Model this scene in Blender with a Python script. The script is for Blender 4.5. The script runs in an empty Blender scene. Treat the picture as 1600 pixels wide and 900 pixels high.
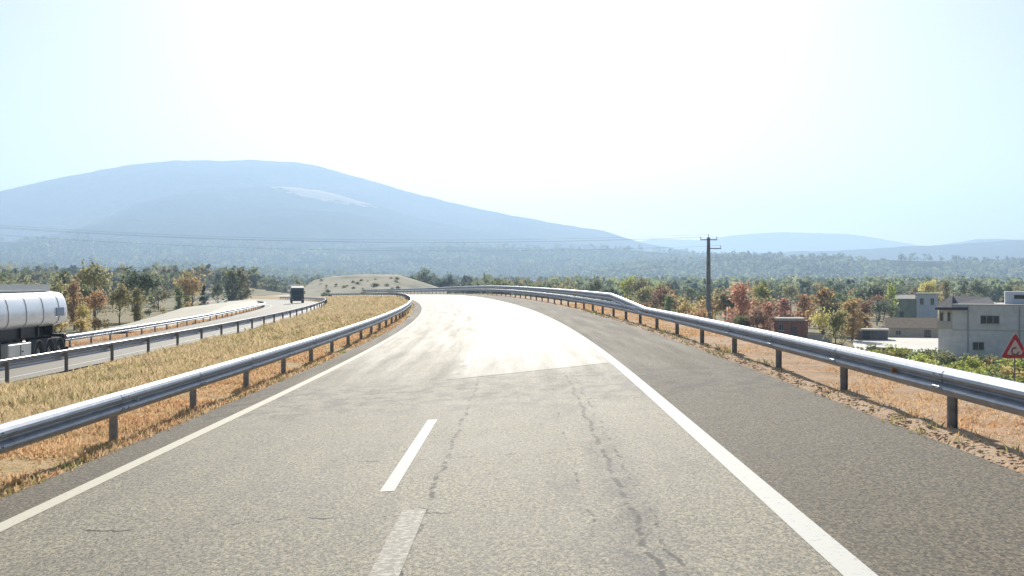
import bpy, math, random
import numpy as np

S = bpy.context.scene
COL = S.collection
R = math.radians
rng = np.random.default_rng(7)
random.seed(7)

# ------------------------------------------------------------------ camera
CAMZ = 2.2
FPX, VX, VY = 1800.0, 815.0, 437.6          # focal length in photo pixels, vanishing point of the road
cam = bpy.data.cameras.new('camera')
cam.sensor_width = 36.0
cam.lens = 36.0 * FPX / 1600.0
cam.shift_x = (800 - VX) / 1600.0
cam.shift_y = (VY - 450) / 1600.0
cam.clip_start = 0.2
cam.clip_end = 40000
camo = bpy.data.objects.new('camera', cam)
camo.location = (0, 0, CAMZ)
camo.rotation_euler = (R(90), 0, 0)
COL.objects.link(camo)
S.camera = camo

# ------------------------------------------------------------------ sky, sun, exposure
SUN_EL, SUN_AZ = R(27), R(-1.0)              # azimuth measured from the road direction, + to the right
w = bpy.data.worlds.new('World')
S.world = w
w.use_nodes = True
nt = w.node_tree
sky = nt.nodes.new('ShaderNodeTexSky')
sky.sky_type = 'NISHITA'
sky.sun_disc = False
sky.sun_elevation = SUN_EL
sky.sun_rotation = SUN_AZ
sky.altitude = 500
sky.air_density = 1.0
sky.dust_density = 2.0
sky.ozone_density = 1.9
bg = nt.nodes['Background']
bg.inputs['Strength'].default_value = 0.05
nt.links.new(sky.outputs['Color'], bg.inputs['Color'])

sl = bpy.data.lights.new('sun', 'SUN')
sl.energy = 4.6
sl.angle = R(0.53)
sl.color = (1.0, 0.95, 0.86)
so = bpy.data.objects.new('sun', sl)
so.location = (0, 60, 60)
# the lamp shines along its local -Z; sun sits ahead of the camera (+Y)
so.rotation_euler = (-(R(90) - SUN_EL), 0, -SUN_AZ)
COL.objects.link(so)

vs = S.view_settings
vs.view_transform = 'Standard'
vs.look = 'None'
vs.gamma = 1
vs.use_curve_mapping = False
vs.exposure = 0.72
S.cycles.use_denoising = True
S.cycles.max_bounces = 6
S.cycles.volume_bounces = 1
S.cycles.sample_clamp_indirect = 6.0

# ------------------------------------------------------------------ helpers
def tag(o, label=None, cat=None, group=None, kind=None):
    if label: o['label'] = label
    if cat: o['category'] = cat
    if group: o['group'] = group
    if kind: o['kind'] = kind
    return o

def empty(name, loc=(0, 0, 0), rz=0.0):
    o = bpy.data.objects.new(name, None)
    o.empty_display_size = 0.3
    o.location = loc
    o.rotation_euler = (0, 0, rz)
    COL.objects.link(o)
    return o

def mesh_data(name, V, F, mats=(), midx=None, smooth=False, uv=None):
    me = bpy.data.meshes.new(name)
    V = np.asarray(V, dtype=np.float32).reshape(-1, 3)
    if isinstance(F, np.ndarray):
        n, k = F.shape
        me.vertices.add(len(V)); me.vertices.foreach_set('co', V.ravel())
        me.loops.add(n * k); me.loops.foreach_set('vertex_index', F.astype(np.int32).ravel())
        me.polygons.add(n)
        me.polygons.foreach_set('loop_start', np.arange(0, n * k, k, dtype=np.int32))
        me.update(calc_edges=True)
    else:
        me.from_pydata([tuple(v) for v in V], [], [tuple(f) for f in F])
    for m in mats: me.materials.append(m)
    if midx is not None: me.polygons.foreach_set('material_index', np.asarray(midx, dtype=np.int32))
    if uv is not None:
        l = me.uv_layers.new(name='UVMap')
        vi = np.empty(len(me.loops), dtype=np.int32); me.loops.foreach_get('vertex_index', vi)
        l.data.foreach_set('uv', np.asarray(uv, dtype=np.float32)[vi].ravel())
    if smooth: me.polygons.foreach_set('use_smooth', np.ones(len(me.polygons), dtype=bool))
    me.validate()
    me.update()
    return me

def obj(name, V, F, mat, parent=None, smooth=False, uv=None, midx=None):
    mats = mat if isinstance(mat, (list, tuple)) else [mat]
    o = bpy.data.objects.new(name, mesh_data(name, V, F, mats, midx, smooth, uv))
    COL.objects.link(o)
    if parent is not None: o.parent = parent
    return o

class MB:
    """collects shapes into ONE mesh"""
    def __init__(s): s.v = []; s.f = []; s.m = []
    def add(s, V, F, mi=0):
        b = len(s.v)
        s.v += [tuple(map(float, q)) for q in V]
        s.f += [tuple(int(i) + b for i in f) for f in F]
        s.m += [mi] * len(F)
        return s
    def box(s, x0, x1, y0, y1, z0, z1, mi=0, bev=0.0):
        if bev > 0:
            b = min(bev, (x1-x0)/2.2, (y1-y0)/2.2)
            P = [(x0+b, y0), (x1-b, y0), (x1, y0+b), (x1, y1-b), (x1-b, y1), (x0+b, y1), (x0, y1-b), (x0, y0+b)]
            bz = min(bev, (z1-z0)/2.2)
            cx, cy = (x0+x1)/2, (y0+y1)/2
            Q = [(cx+(p[0]-cx)*(1-2*b/max(x1-x0, 1e-6)), cy+(p[1]-cy)*(1-2*b/max(y1-y0, 1e-6))) for p in P]
            V = [(*q, z0) for q in Q] + [(*p, z0+bz) for p in P] + [(*p, z1-bz) for p in P] + [(*q, z1) for q in Q]
            F = [tuple(range(7, -1, -1)), tuple(range(24, 32))]
            for k in range(3):
                for i in range(8):
                    j = (i+1) % 8
                    F.append((k*8+i, k*8+j, k*8+8+j, k*8+8+i))
            return s.add(V, F, mi)
        V = [(x0,y0,z0),(x1,y0,z0),(x1,y1,z0),(x0,y1,z0),(x0,y0,z1),(x1,y0,z1),(x1,y1,z1),(x0,y1,z1)]
        F = [(3,2,1,0),(4,5,6,7),(0,1,5,4),(1,2,6,5),(2,3,7,6),(3,0,4,7)]
        return s.add(V, F, mi)
    def tube(s, a, b, ra, rb=None, n=10, mi=0, cap=True):
        rb = ra if rb is None else rb
        a = np.array(a, float); b = np.array(b, float)
        d = (b-a)/max(np.linalg.norm(b-a), 1e-9)
        t = np.array([0, 0, 1.]) if abs(d[2]) < .9 else np.array([1., 0, 0])
        e = np.cross(d, t); e /= np.linalg.norm(e); g = np.cross(d, e)
        V = []
        for c, r in ((a, ra), (b, rb)):
            for i in range(n):
                q = 2*math.pi*i/n
                V.append(c + r*(math.cos(q)*e + math.sin(q)*g))
        F = [(i, (i+1) % n, n+(i+1) % n, n+i) for i in range(n)]
        if cap: F += [tuple(range(n-1, -1, -1)), tuple(range(n, 2*n))]
        return s.add(V, F, mi)
    def loft(s, rings, mi=0, close=True, cap=True):
        n = len(rings[0]); V = [p for r in rings for p in r]; F = []
        for k in range(len(rings)-1):
            for i in range(n if close else n-1):
                j = (i+1) % n
                F.append((k*n+i, k*n+j, (k+1)*n+j, (k+1)*n+i))
        if cap: F += [tuple(range(n-1, -1, -1)), tuple(range((len(rings)-1)*n, len(rings)*n))]
        return s.add(V, F, mi)
    def build(s, name, mat, parent=None, smooth=False):
        return obj(name, s.v, s.f, mat, parent, smooth, midx=s.m if isinstance(mat, (list, tuple)) else None)

# ------------------------------------------------------------------ materials
class NT:
    def __init__(s, name):
        s.m = bpy.data.materials.new(name); s.m.use_nodes = True
        s.t = s.m.node_tree; s.b = s.t.nodes['Principled BSDF']; s.out = s.t.nodes['Material Output']
    def n(s, typ, **k):
        o = s.t.nodes.new(typ)
        for a, v in k.items(): setattr(o, a, v)
        return o
    def l(s, a, b): s.t.links.new(a, b)
    def put(s, inp, v):
        if hasattr(v, 'links') or isinstance(v, bpy.types.NodeSocket): s.l(v, inp)
        else: inp.default_value = v
    def math(s, op, a, b=0.0, c=None, clamp=False):
        o = s.n('ShaderNodeMath', operation=op, use_clamp=clamp)
        s.put(o.inputs[0], a); s.put(o.inputs[1], b)
        if c is not None: s.put(o.inputs[2], c)
        return o.outputs[0]
    def noise(s, vec, scale, detail=3, rough=.55, dist=0.0):
        o = s.n('ShaderNodeTexNoise')
        if vec is not None: s.l(vec, o.inputs['Vector'])
        o.inputs['Scale'].default_value = scale; o.inputs['Detail'].default_value = detail
        o.inputs['Roughness'].default_value = rough; o.inputs['Distortion'].default_value = dist
        return o.outputs['Fac']
    def mapv(s, vec, scale=(1, 1, 1), loc=(0, 0, 0)):
        o = s.n('ShaderNodeMapping'); s.l(vec, o.inputs['Vector'])
        o.inputs['Scale'].default_value = scale; o.inputs['Location'].default_value = loc
        return o.outputs['Vector']
    def ramp(s, f, stops):
        o = s.n('ShaderNodeValToRGB'); s.l(f, o.inputs['Fac'])
        e = o.color_ramp.elements
        while len(e) < len(stops): e.new(0.5)
        for k, (p, c) in enumerate(stops):
            e[k].position = p; e[k].color = (*c, 1) if len(c) == 3 else c
        return o.outputs['Color']
    def mix(s, f, a, b, typ='MIX'):
        o = s.n('ShaderNodeMix', data_type='RGBA', blend_type=typ)
        s.put(o.inputs[0], f)
        for i, v in ((6, a), (7, b)):
            if isinstance(v, tuple): o.inputs[i].default_value = (*v, 1)
            else: s.l(v, o.inputs[i])
        return o.outputs[2]
    def step(s, x, e0, e1):
        o = s.n('ShaderNodeMapRange', interpolation_type='SMOOTHSTEP')
        s.put(o.inputs[0], x); o.inputs[1].default_value = e0; o.inputs[2].default_value = e1
        return o.outputs[0]
    def bump(s, h, strength, dist):
        o = s.n('ShaderNodeBump'); s.l(h, o.inputs['Height'])
        o.inputs['Strength'].default_value = strength; o.inputs['Distance'].default_value = dist
        s.l(o.outputs[0], s.b.inputs['Normal'])
    def obc(s): return s.n('ShaderNodeTexCoord').outputs['Object']
    def uv(s): return s.n('ShaderNodeTexCoord').outputs['UV']
    def set(s, **k):
        for a, v in k.items(): s.put(s.b.inputs[a.replace('_', ' ')], v)

def plain(name, c, rough=.6, metal=0.0, scale=4.0, var=.25, spec=.5):
    q = NT(name)
    f = q.noise(q.obc(), scale, 4, .6)
    lo = tuple(x*(1-var) for x in c); hi = tuple(min(1, x*(1+var)) for x in c)
    q.l(q.ramp(f, [(.3, lo), (.7, hi)]), q.b.inputs['Base Color'])
    q.set(Roughness=rough, Metallic=metal)
    q.b.inputs['Specular IOR Level'].default_value = spec
    return q.m

# ------------------------------------------------------------------ the road's line in plan and height
S0, RAMP, K1, Y0C, KC = 16.24, 13.04, 0.001092, 126.5, 8.7e-5
B0, B1 = 0.0526, 0.0047
_ds = 0.5
_s = np.arange(-60, 700, _ds)
_k = K1*np.clip((_s-S0)/RAMP, 0, 1)
_th = np.cumsum(_k)*_ds
_i0 = int(60/_ds)
_X = -np.cumsum(np.sin(_th))*_ds; _Y = np.cumsum(np.cos(_th))*_ds
_X -= _X[_i0]; _Y -= _Y[_i0]
_Z = -KC*np.clip(_s-Y0C, 0, 70)**2 - 2*KC*70*np.clip(_s-Y0C-70, 0, None)
_B = B0 + B1*np.clip(_s/60, 0, 1)

# cross-section of the whole corridor: height against lateral offset u, relative to the road's axis
_PU = np.array([-400, -60, -40, -33.5, -28.0, -26.9, -16.7, -15.2, -11.0, -7.2, -6.0, 5.0, 5.3, 7.6, 9.0, 23.5, 30, 400])
_PZ = np.array([-4.6, -3.9, -3.3, -2.35, -2.1, -2.0, -1.17, -1.12, -.78, -.30, -.33, .285, .30, .28, .05, -6.7, -6.8, -6.8])

def at_path(s):
    return (np.interp(s, _s, _X), np.interp(s, _s, _Y), np.interp(s, _s, _th), np.interp(s, _s, _Z), np.interp(s, _s, _B))

def prof(u): return np.interp(u, _PU, _PZ)

def P(s, u, dz=0.0, z=None):
    """world point at arc length s and offset u; on the own road z follows the superelevation"""
    s = np.asarray(s, float); u = np.asarray(u, float)
    x, y, th, zc, b = at_path(s)
    zz = np.where((u >= -6.01) & (u <= 5.01), b*u, prof(u)) if z is None else z
    return np.stack(np.broadcast_arrays(x+u*np.cos(th), y+u*np.sin(th), zc+zz+dz), -1)

def nearest(x, y):
    """(s, u) of plan points"""
    x = np.asarray(x, float).ravel(); y = np.asarray(y, float).ravel()
    st = 8
    s_ = np.empty_like(x); u_ = np.empty_like(x)
    px, py = _X[::st], _Y[::st]
    for a in range(0, len(x), 4000):
        d = (x[a:a+4000, None]-px)**2 + (y[a:a+4000, None]-py)**2
        i = d.argmin(1)
        th = _th[::st][i]
        dx = x[a:a+4000]-px[i]; dy = y[a:a+4000]-py[i]
        s_[a:a+4000] = _s[::st][i] + (-dx*np.sin(th)+dy*np.cos(th))
        u_[a:a+4000] = dx*np.cos(th)+dy*np.sin(th)
    return s_, u_

def vnoise(x, y, seed=0):
    """smooth value noise"""
    x = np.asarray(x, float); y = np.asarray(y, float)
    xi = np.floor(x).astype(np.int64); yi = np.floor(y).astype(np.int64)
    fx = x-xi; fy = y-yi
    fx = fx*fx*(3-2*fx); fy = fy*fy*(3-2*fy)
    def h(a, b):
        n = (a*374761393 + b*668265263 + seed*974634541) & 0x7fffffff
        n = ((n ^ (n >> 13))*1274126177) & 0x7fffffff
        return ((n ^ (n >> 16)) & 0xffff)/65535.0
    return (h(xi, yi)*(1-fx)+h(xi+1, yi)*fx)*(1-fy) + (h(xi, yi+1)*(1-fx)+h(xi+1, yi+1)*fx)*fy

def fbm(x, y, seed=0, oct=4):
    a, t, o = 1.0, 0.0, 0.0
    for k in range(oct):
        o = o + a*vnoise(x*2**k, y*2**k, seed+k); t += a; a *= .5
    return o/t

def H(x, y, under=True):
    """height of the ground; under=True sinks it beneath the corridor's own sheets"""
    shp = np.shape(x)
    x = np.asarray(x, float).ravel(); y = np.asarray(y, float).ravel()
    s, u = nearest(x, y)
    zc = np.interp(s, _s, _Z)
    zp = prof(u)
    far = np.clip((np.hypot(x, y)-350)/500, 0, 1)
    wide = np.clip((np.abs(u+5)-28)/30, 0, 1)
    z = zp + zc*(1-wide)*(1-np.clip((s-420)/120, 0, 1))
    # gentle rise of the plain towards the hills, more on the left
    d = np.hypot(x, y)
    z = z + wide*(fbm(x/60, y/60, 3)-.5)*1.2*np.clip((d-200)/200, 0, 1)
    z = z + far*np.clip((d-700)/2500, 0, 1.5)*(14 + 10*np.clip(-x/600, -1, 1)) + far*(fbm(x/300, y/300, 5)-.5)*7
    if under:
        z = z - .30*((u > -34) & (u < 10.2) & (s < 470))
    return z.reshape(shp)

def px2(px, Y):
    """plan position at depth Y of photo column px (photo coordinates), used to read positions off the picture"""
    return (px-VX)/FPX*Y

# ------------------------------------------------------------------ setting materials
def road_material():
    q = NT('worn_asphalt')
    uv = q.uv()
    sep = q.n('ShaderNodeSeparateXYZ'); q.l(uv, sep.inputs[0])
    u, s = sep.outputs[0], sep.outputs[1]
    fine = q.noise(q.mapv(uv, (1, .5, 1)), 26, 3, .8)
    vor = q.n('ShaderNodeTexVoronoi', feature='F1'); q.l(q.mapv(uv, (1, .5, 1)), vor.inputs['Vector']); vor.inputs['Scale'].default_value = 58
    grain = vor.outputs['Color']
    gsep = q.n('ShaderNodeSeparateColor'); q.l(grain, gsep.inputs[0])
    streak = q.noise(q.mapv(uv, (2.2, .12, 1)), 1.0, 5, .6)
    mot = q.noise(uv, .55, 5, .65)
    # lanes: pale polished stone mastic; shoulders: darker, less trafficked
    lane = q.ramp(mot, [(.3, (.205, .184, .138)), (.7, (.295, .266, .20))])
    shol = q.ramp(mot, [(.3, (.132, .113, .083)), (.7, (.192, .166, .126))])
    edge_r = q.step(u, 2.40, 2.52)
    edge_l = q.step(u, -5.20, -5.34)
    sh = q.math('MAXIMUM', edge_r, edge_l)
    col = q.mix(sh, lane, shol)
    col = q.mix(q.math('MULTIPLY', q.step(streak, .45, .75), .45), col, (.17, .155, .13))
    # dark wheel path smear in the right lane
    sm = q.math('SUBTRACT', 1.0, q.step(q.math('ABSOLUTE', q.math('SUBTRACT', u, .75)), .15, .75))
    sm = q.math('MULTIPLY', sm, q.step(q.noise(q.mapv(uv, (1.6, .35, 1)), 1.3, 4, .6), .42, .68))
    col = q.mix(q.math('MULTIPLY', sm, .62), col, (.10, .098, .092))
    stain = q.step(q.noise(q.mapv(uv, (1.0, .30, 1)), .8, 6, .7), .54, .72)
    col = q.mix(q.math('MULTIPLY', stain, .4), col, (.115, .105, .085))
    cream = q.step(q.noise(q.mapv(uv, (.7, .22, 1), (7, 3, 0)), .9, 5, .65), .52, .72)
    col = q.mix(q.math('MULTIPLY', q.math('MULTIPLY', cream, .4), q.math('SUBTRACT', 1.0, sh)), col, (.36, .32, .235))
    # transverse rough band of broken seal in front of the patch
    wob = q.noise(q.mapv(uv, (1.3, .75, 1)), 1.6, 6, .7)
    band = q.math('MULTIPLY', q.step(s, 17.5, 22.5), q.math('SUBTRACT', 1.0, q.step(s, 25.5, 28.5)))
    col = q.mix(q.math('MULTIPLY', q.math('MULTIPLY', band, q.step(wob, .44, .60)), .8), col, (.085, .078, .066))
    # cracks along the lane
    wv = q.math('MULTIPLY', q.math('SUBTRACT', q.noise(q.mapv(uv, (0, 1, 1)), .9, 4, .6), .5), .30)
    brk = q.noise(q.mapv(uv, (1, 1, 1)), 2.2, 5, .75)
    crk = None
    for u0, wd, th in ((1.02, .024, .48), (-.95, .026, .51), (.62, .014, .55), (1.18, .017, .53)):
        dist = q.math('ABSOLUTE', q.math('SUBTRACT', q.math('SUBTRACT', u, u0), wv))
        c = q.math('SUBTRACT', 1.0, q.step(dist, wd*.4, wd*1.6))
        c = q.math('MULTIPLY', c, q.step(brk, th-.05, th+.05))
        crk = c if crk is None else q.math('MAXIMUM', crk, c)
    for s0, ua, ub in ((14.6, -2.2, .9), (20.6, -.6, 2.3), (11.1, -4.6, -.7)):
        w2 = q.math('MULTIPLY', q.math('SUBTRACT', q.noise(q.mapv(uv, (1, 0, 1)), 1.1, 4, .6), .5), 1.2)
        dist = q.math('ABSOLUTE', q.math('SUBTRACT', q.math('SUBTRACT', s, s0), w2))
        c = q.math('SUBTRACT', 1.0, q.step(dist, .015, .05))
        c = q.math('MULTIPLY', c, q.math('MULTIPLY', q.step(u, ua-.1, ua+.1), q.math('SUBTRACT', 1.0, q.step(u, ub-.1, ub+.1))))
        c = q.math('MULTIPLY', c, q.step(brk, .5, .56))
        crk = q.math('MAXIMUM', crk, c)
    halo = q.math('SUBTRACT', 1.0, q.step(q.math('ABSOLUTE', q.math('SUBTRACT', u, 1.05)), .08, .42))
    halo = q.math('MULTIPLY', q.math('MULTIPLY', halo, q.math('SUBTRACT', 1.0, q.step(s, 13, 22))), q.step(q.noise(q.mapv(uv, (2.5, .8, 1)), 2.2, 5, .75), .38, .62))
    col = q.mix(q.math('MULTIPLY', halo, .6), col, (.075, .075, .075))
    near = q.math('SUBTRACT', 1.0, q.step(s, 25, 28))
    crk = q.math('MULTIPLY', crk, near)
    # newer smooth patch across the right lane, its joint slightly askew
    js = q.math('SUBTRACT', s, q.math('ADD', 27.6, q.math('MULTIPLY', u, .62)))
    patch = q.math('MULTIPLY', q.step(js, -.03, .03), q.math('MULTIPLY', q.step(q.math('ADD', u, q.math('MULTIPLY', q.math('SUBTRACT', wob, .5), 2.2)), -1.75, -1.25), q.math('SUBTRACT', 1.0, q.step(u, 2.2, 2.3))))
    joint = q.math('MULTIPLY', q.math('SUBTRACT', 1.0, q.step(q.math('ABSOLUTE', q.math('ADD', js, .12)), .05, .16)),
                   q.math('MULTIPLY', q.step(u, -1.9, -1.6), q.math('SUBTRACT', 1.0, q.step(u, 2.1, 2.3))))
    pcol = q.ramp(streak, [(.35, (.20, .185, .155)), (.7, (.27, .25, .21))])
    col = q.mix(patch, col, pcol)
    col = q.mix(q.math('MULTIPLY', q.math('MAXIMUM', crk, joint), .95), col, (.022, .021, .02))
    # aggregate grain
    gr = q.math('ADD', q.math('MULTIPLY', gsep.outputs[0], .62), q.math('MULTIPLY', q.step(fine, .3, .7), .45))
    col = q.mix(1.0, col, q.ramp(gr, [(.08, (.28, .28, .29)), (.5, (.90, .90, .90)), (.95, (1.95, 1.85, 1.6))]), 'MULTIPLY')
    q.l(col, q.b.inputs['Base Color'])
    rough = q.math('ADD', .80, q.math('MULTIPLY', sh, .10))
    rough = q.math('SUBTRACT', rough, q.math('MULTIPLY', patch, .06))
    worn = q.math('MULTIPLY', q.step(q.math('ADD', s, q.math('MULTIPLY', q.math('SUBTRACT', mot, .5), 30)), 26, 44), q.math('SUBTRACT', 1.0, sh))
    rough = q.math('SUBTRACT', rough, q.math('MULTIPLY', worn, .055))
    rough = q.math('ADD', rough, q.math('MULTIPLY', q.math('SUBTRACT', mot, .5), .12))
    rough = q.math('ADD', rough, q.math('MULTIPLY', q.math('MULTIPLY', q.math('SUBTRACT', streak, .5), .28), q.step(s, 20, 32)))
    q.l(rough, q.b.inputs['Roughness'])
    q.b.inputs['Specular IOR Level'].default_value = .3
    q.bump(q.math('SUBTRACT', gr, q.math('MULTIPLY', crk, 1.5)), .35, .012)
    return q.m

def paint_material(name, c, wear=.35, dirt=(.2, .19, .16)):
    q = NT(name)
    uv = q.uv()
    f = q.noise(uv, 14, 5, .7)
    g = q.noise(uv, 60, 3, .7)
    t = q.step(q.math('ADD', q.math('MULTIPLY', f, .7), q.math('MULTIPLY', g, .3)), wear-.06, wear+.10)
    q.l(q.mix(t, dirt, c), q.b.inputs['Base Color'])
    q.set(Roughness=.8); q.b.inputs['Specular IOR Level'].default_value = .25
    return q.m

def ground_material(name, cols, scale=.9, bump=.05, big=.06, gloss=.15, rough=.95):
    q = NT(name)
    o = q.obc()
    f = q.noise(o, scale, 6, .7)
    g = q.noise(o, big, 4, .6)
    t = q.math('ADD', q.math('MULTIPLY', f, .6), q.math('MULTIPLY', g, .4))
    n = len(cols)
    q.l(q.ramp(t, [(.32+.36*k/(n-1), c) for k, c in enumerate(cols)]), q.b.inputs['Base Color'])
    q.set(Roughness=rough); q.b.inputs['Specular IOR Level'].default_value = gloss
    q.bump(q.noise(o, scale*6, 4, .7), .6, bump)
    return q.m

def leaf_material(name, c, var=.35, trans=.58):
    q = NT(name)
    o = q.obc()
    f = q.noise(o, 1.1, 3, .6)
    inf = q.n('ShaderNodeObjectInfo')
    lo = tuple(x*(1-var) for x in c); hi = tuple(min(1, x*(1+var)) for x in c)
    col = q.ramp(f, [(.3, lo), (.7, hi)])
    hs = q.n('ShaderNodeHueSaturation')
    q.l(col, hs.inputs['Color'])
    q.l(q.math('ADD', .488, q.math('MULTIPLY', inf.outputs['Random'], .03)), hs.inputs['Hue'])
    q.l(q.math('ADD', .75, q.math('MULTIPLY', inf.outputs['Random'], .5)), hs.inputs['Value'])
    d = q.n('ShaderNodeBsdfDiffuse'); t = q.n('ShaderNodeBsdfTranslucent'); mx = q.n('ShaderNodeMixShader')
    q.l(hs.outputs[0], d.inputs['Color']); q.l(hs.outputs[0], t.inputs['Color'])
    mx.inputs[0].default_value = trans
    q.l(d.outputs[0], mx.inputs[1]); q.l(t.outputs[0], mx.inputs[2])
    q.l(mx.outputs[0], q.out.inputs['Surface'])
    return q.m

M = {}
M['road'] = road_material()
M['paint'] = paint_material('white_road_paint', (.74, .72, .65), .36)
M['paint_warm'] = paint_material('yellowed_road_paint', (.72, .66, .52), .36)
M['paint_old'] = paint_material('worn_road_paint', (.62, .58, .49), .50, (.30, .27, .21))
M['oldroad'] = ground_material('pale_carriageway', [(.24, .22, .175), (.30, .275, .22), (.35, .32, .26)], .7, .004, .1, .35, .76)
M['pale'] = ground_material('pale_concrete', [(.44, .40, .31), (.54, .49, .38), (.60, .55, .44)], .5, .01, .08, .3, .8)
M['verge'] = ground_material('dry_verge_soil', [(.28, .18, .11), (.50, .33, .20), (.62, .43, .28), (.64, .49, .33)], 1.6, .08, .25)
M['median'] = ground_material('dry_median_grass', [(.28, .19, .09), (.46, .32, .16), (.60, .43, .23), (.36, .30, .13), (.52, .35, .18)], 1.2, .08, .2)
M['berm'] = ground_material('pale_gravel', [(.45, .32, .20), (.58, .44, .30), (.68, .56, .42)], 5, .05, .8)
M['land'] = ground_material('valley_ground', [(.10, .12, .05), (.18, .175, .08), (.34, .27, .15), (.16, .17, .07), (.28, .22, .12)], .12, .1, .02)
M['yard'] = ground_material('bright_concrete_yard', [(.62, .58, .49), (.72, .68, .58), (.78, .74, .65)], .4, .005, .07, .4, .72)
M['bank'] = ground_material('bare_bank', [(.17, .18, .10), (.42, .38, .27), (.54, .48, .37)], .12, .1, .03)

q = NT('galvanised_steel')
o_ = q.obc()
st_ = q.ramp(q.noise(o_, 3.5, 5, .65), [(.3, (.25, .28, .33)), (.7, (.35, .38, .44))])
st_ = q.mix(q.math('MULTIPLY', q.step(q.noise(q.mapv(o_, (2.2, 2.2, .5)), 1.4, 6, .75), .58, .74), .55), st_, (.17, .135, .10))
q.l(st_, q.b.inputs['Base Color'])
q.set(Metallic=.75)
q.l(q.math('ADD', .34, q.math('MULTIPLY', q.noise(o_, 9, 4, .6), .2)), q.b.inputs['Roughness'])
M['steel'] = q.m
M['post'] = plain('weathered_post_steel', (.30, .30, .30), .6, .4, 6, .3)
M['reflector_amber'] = plain('amber_reflector', (.75, .28, .04), .25, 0, 20, .1)
M['reflector_white'] = plain('white_reflector', (.75, .75, .72), .25, 0, 20, .1)

# ------------------------------------------------------------------ ground sheet
def axis(lo, hi, dense0, dense1, step, growth):
    a = list(np.arange(dense0, dense1+1e-6, step))
    d = step; x = dense1
    while x < hi:
        d *= growth; x += d; a.append(min(x, hi))
    d = step; x = dense0; pre = []
    while x > lo:
        d *= growth; x -= d; pre.append(max(x, lo))
    return np.array(pre[::-1]+a)
gx = axis(-7000, 7000, -75, 85, 1.25, 1.09)
gy = axis(-250, 9800, -24, 330, 2.5, 1.07)
GX, GY = np.meshgrid(gx, gy)
GZ = H(GX, GY)
nx, ny = len(gx), len(gy)
ii = np.arange(nx*ny).reshape(ny, nx)
GF = np.stack([ii[:-1, :-1], ii[:-1, 1:], ii[1:, 1:], ii[1:, :-1]], -1).reshape(-1, 4)
tag(obj('ground', np.stack([GX, GY, GZ], -1).reshape(-1, 3), GF, M['land'], smooth=True), kind='structure')

# ------------------------------------------------------------------ sheets along the corridor
SS = np.concatenate([np.arange(-14, 60, 1.0), np.arange(60, 200, 2.0), np.arange(200, 471, 5.0)])
def sheet(name, ss, us, mat, dz=0.0, rough=0.0, seed=1, z_of=None, smooth=True):
    ss = np.asarray(ss, float); us = np.asarray(us, float)
    SA, UA = np.meshgrid(ss, us, indexing='ij')
    pts = P(SA, UA, dz)
    if z_of is not None: pts[..., 2] += z_of(SA, UA)
    if rough:
        pts[..., 2] += rough*(fbm(SA*.9, UA*.9, seed)-.5)
    n, m = SA.shape
    ii = np.arange(n*m).reshape(n, m)
    F = np.stack([ii[:-1, :-1], ii[:-1, 1:], ii[1:, 1:], ii[1:, :-1]], -1).reshape(-1, 4)
    return obj(name, pts.reshape(-1, 3), F, mat, smooth=smooth, uv=np.stack([UA, SA], -1).reshape(-1, 2))

tag(sheet('road', SS, np.linspace(-6.0, 5.0, 12), M['road']), kind='structure')
tag(sheet('edge_line', SS, [2.26, 2.49], M['paint'], .004), kind='structure')
tag(sheet('edge_line', SS, [-5.33, -5.11], M['paint_warm'], .004), kind='structure')
for a in (12.4, 31.0, 49.5, 68, 86.5, 105, 123.5):
    tag(sheet('lane_dash', np.linspace(a, a+6.4, 8), [-1.53, -1.37], M['paint'], .004), kind='structure')
tag(sheet('worn_lane_dash', np.linspace(6.2, 11.3, 6), [-1.17, -.93], M['paint_old'], .004), kind='structure')

# opposite carriageway, lower and beyond the median
def opp(S_, U_): return 0*S_
tag(sheet('carriageway', SS, np.linspace(-26.9, -16.75, 6), M['oldroad'], 0.0), kind='structure')
tag(sheet('edge_line', SS, [-18.1, -17.9], M['paint'], .006), kind='structure')
tag(sheet('edge_line', SS, [-25.6, -25.4], M['paint'], .006), kind='structure')
# pale slip road outside the opposite carriageway
s2 = np.arange(96, 330, 3.0)
tag(sheet('slip_road', s2, [-36.5, -33.9, -33.8, -30.8, -28.4, -28.3, -27.3], M['pale'], 0.16,
          z_of=lambda S_, U_: np.where((U_ < -36) | (U_ > -27.5), -.7, 1.05*np.clip((S_-104)/45, 0, 1)**1.3)), kind='structure')

# verges and median
def edge_dip(a, b, d=.5):
    return lambda S_, U_: -d*((U_ <= a+1e-6) | (U_ >= b-1e-6))
tag(sheet('median', SS, np.concatenate([[-17.3, -16.6], np.linspace(-16.2, -6.2, 22), [-5.97, -5.5]]), M['median'], .0, .16, 4,
          lambda S_, U_: -.4*((U_ < -17) | (U_ > -5.6)) - .12*(U_ > -6.0)*(U_ < -5.6) + .38*np.exp(-((U_+11.5)/2.6)**2)*np.clip((S_-18)/40, 0, 1)), kind='structure')
VS = np.concatenate([np.arange(-14, 70, .5), np.arange(70, 200, 2.0), np.arange(200, 471, 5.0)])
tag(sheet('verge', VS, np.concatenate([np.linspace(4.93, 5.5, 5), np.linspace(5.7, 9.5, 14), [10.2]]), M['verge'], .0, .0, 9,
          lambda S_, U_: -.05*(U_ < 4.96) + .12*(fbm(S_*2.2, U_*2.2, 11)-.35)*np.clip((U_-4.95)/.2, 0, 1) - .25*(U_ > 10)), kind='structure')
tag(sheet('shoulder', SS, [-34.2, -33, -29, -27.4, -26.95, -26.6], M['verge'], .0, .12, 6,
          lambda S_, U_: -.4*((U_ < -34) | (U_ > -26.7)) + .0*S_), kind='structure')

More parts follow.
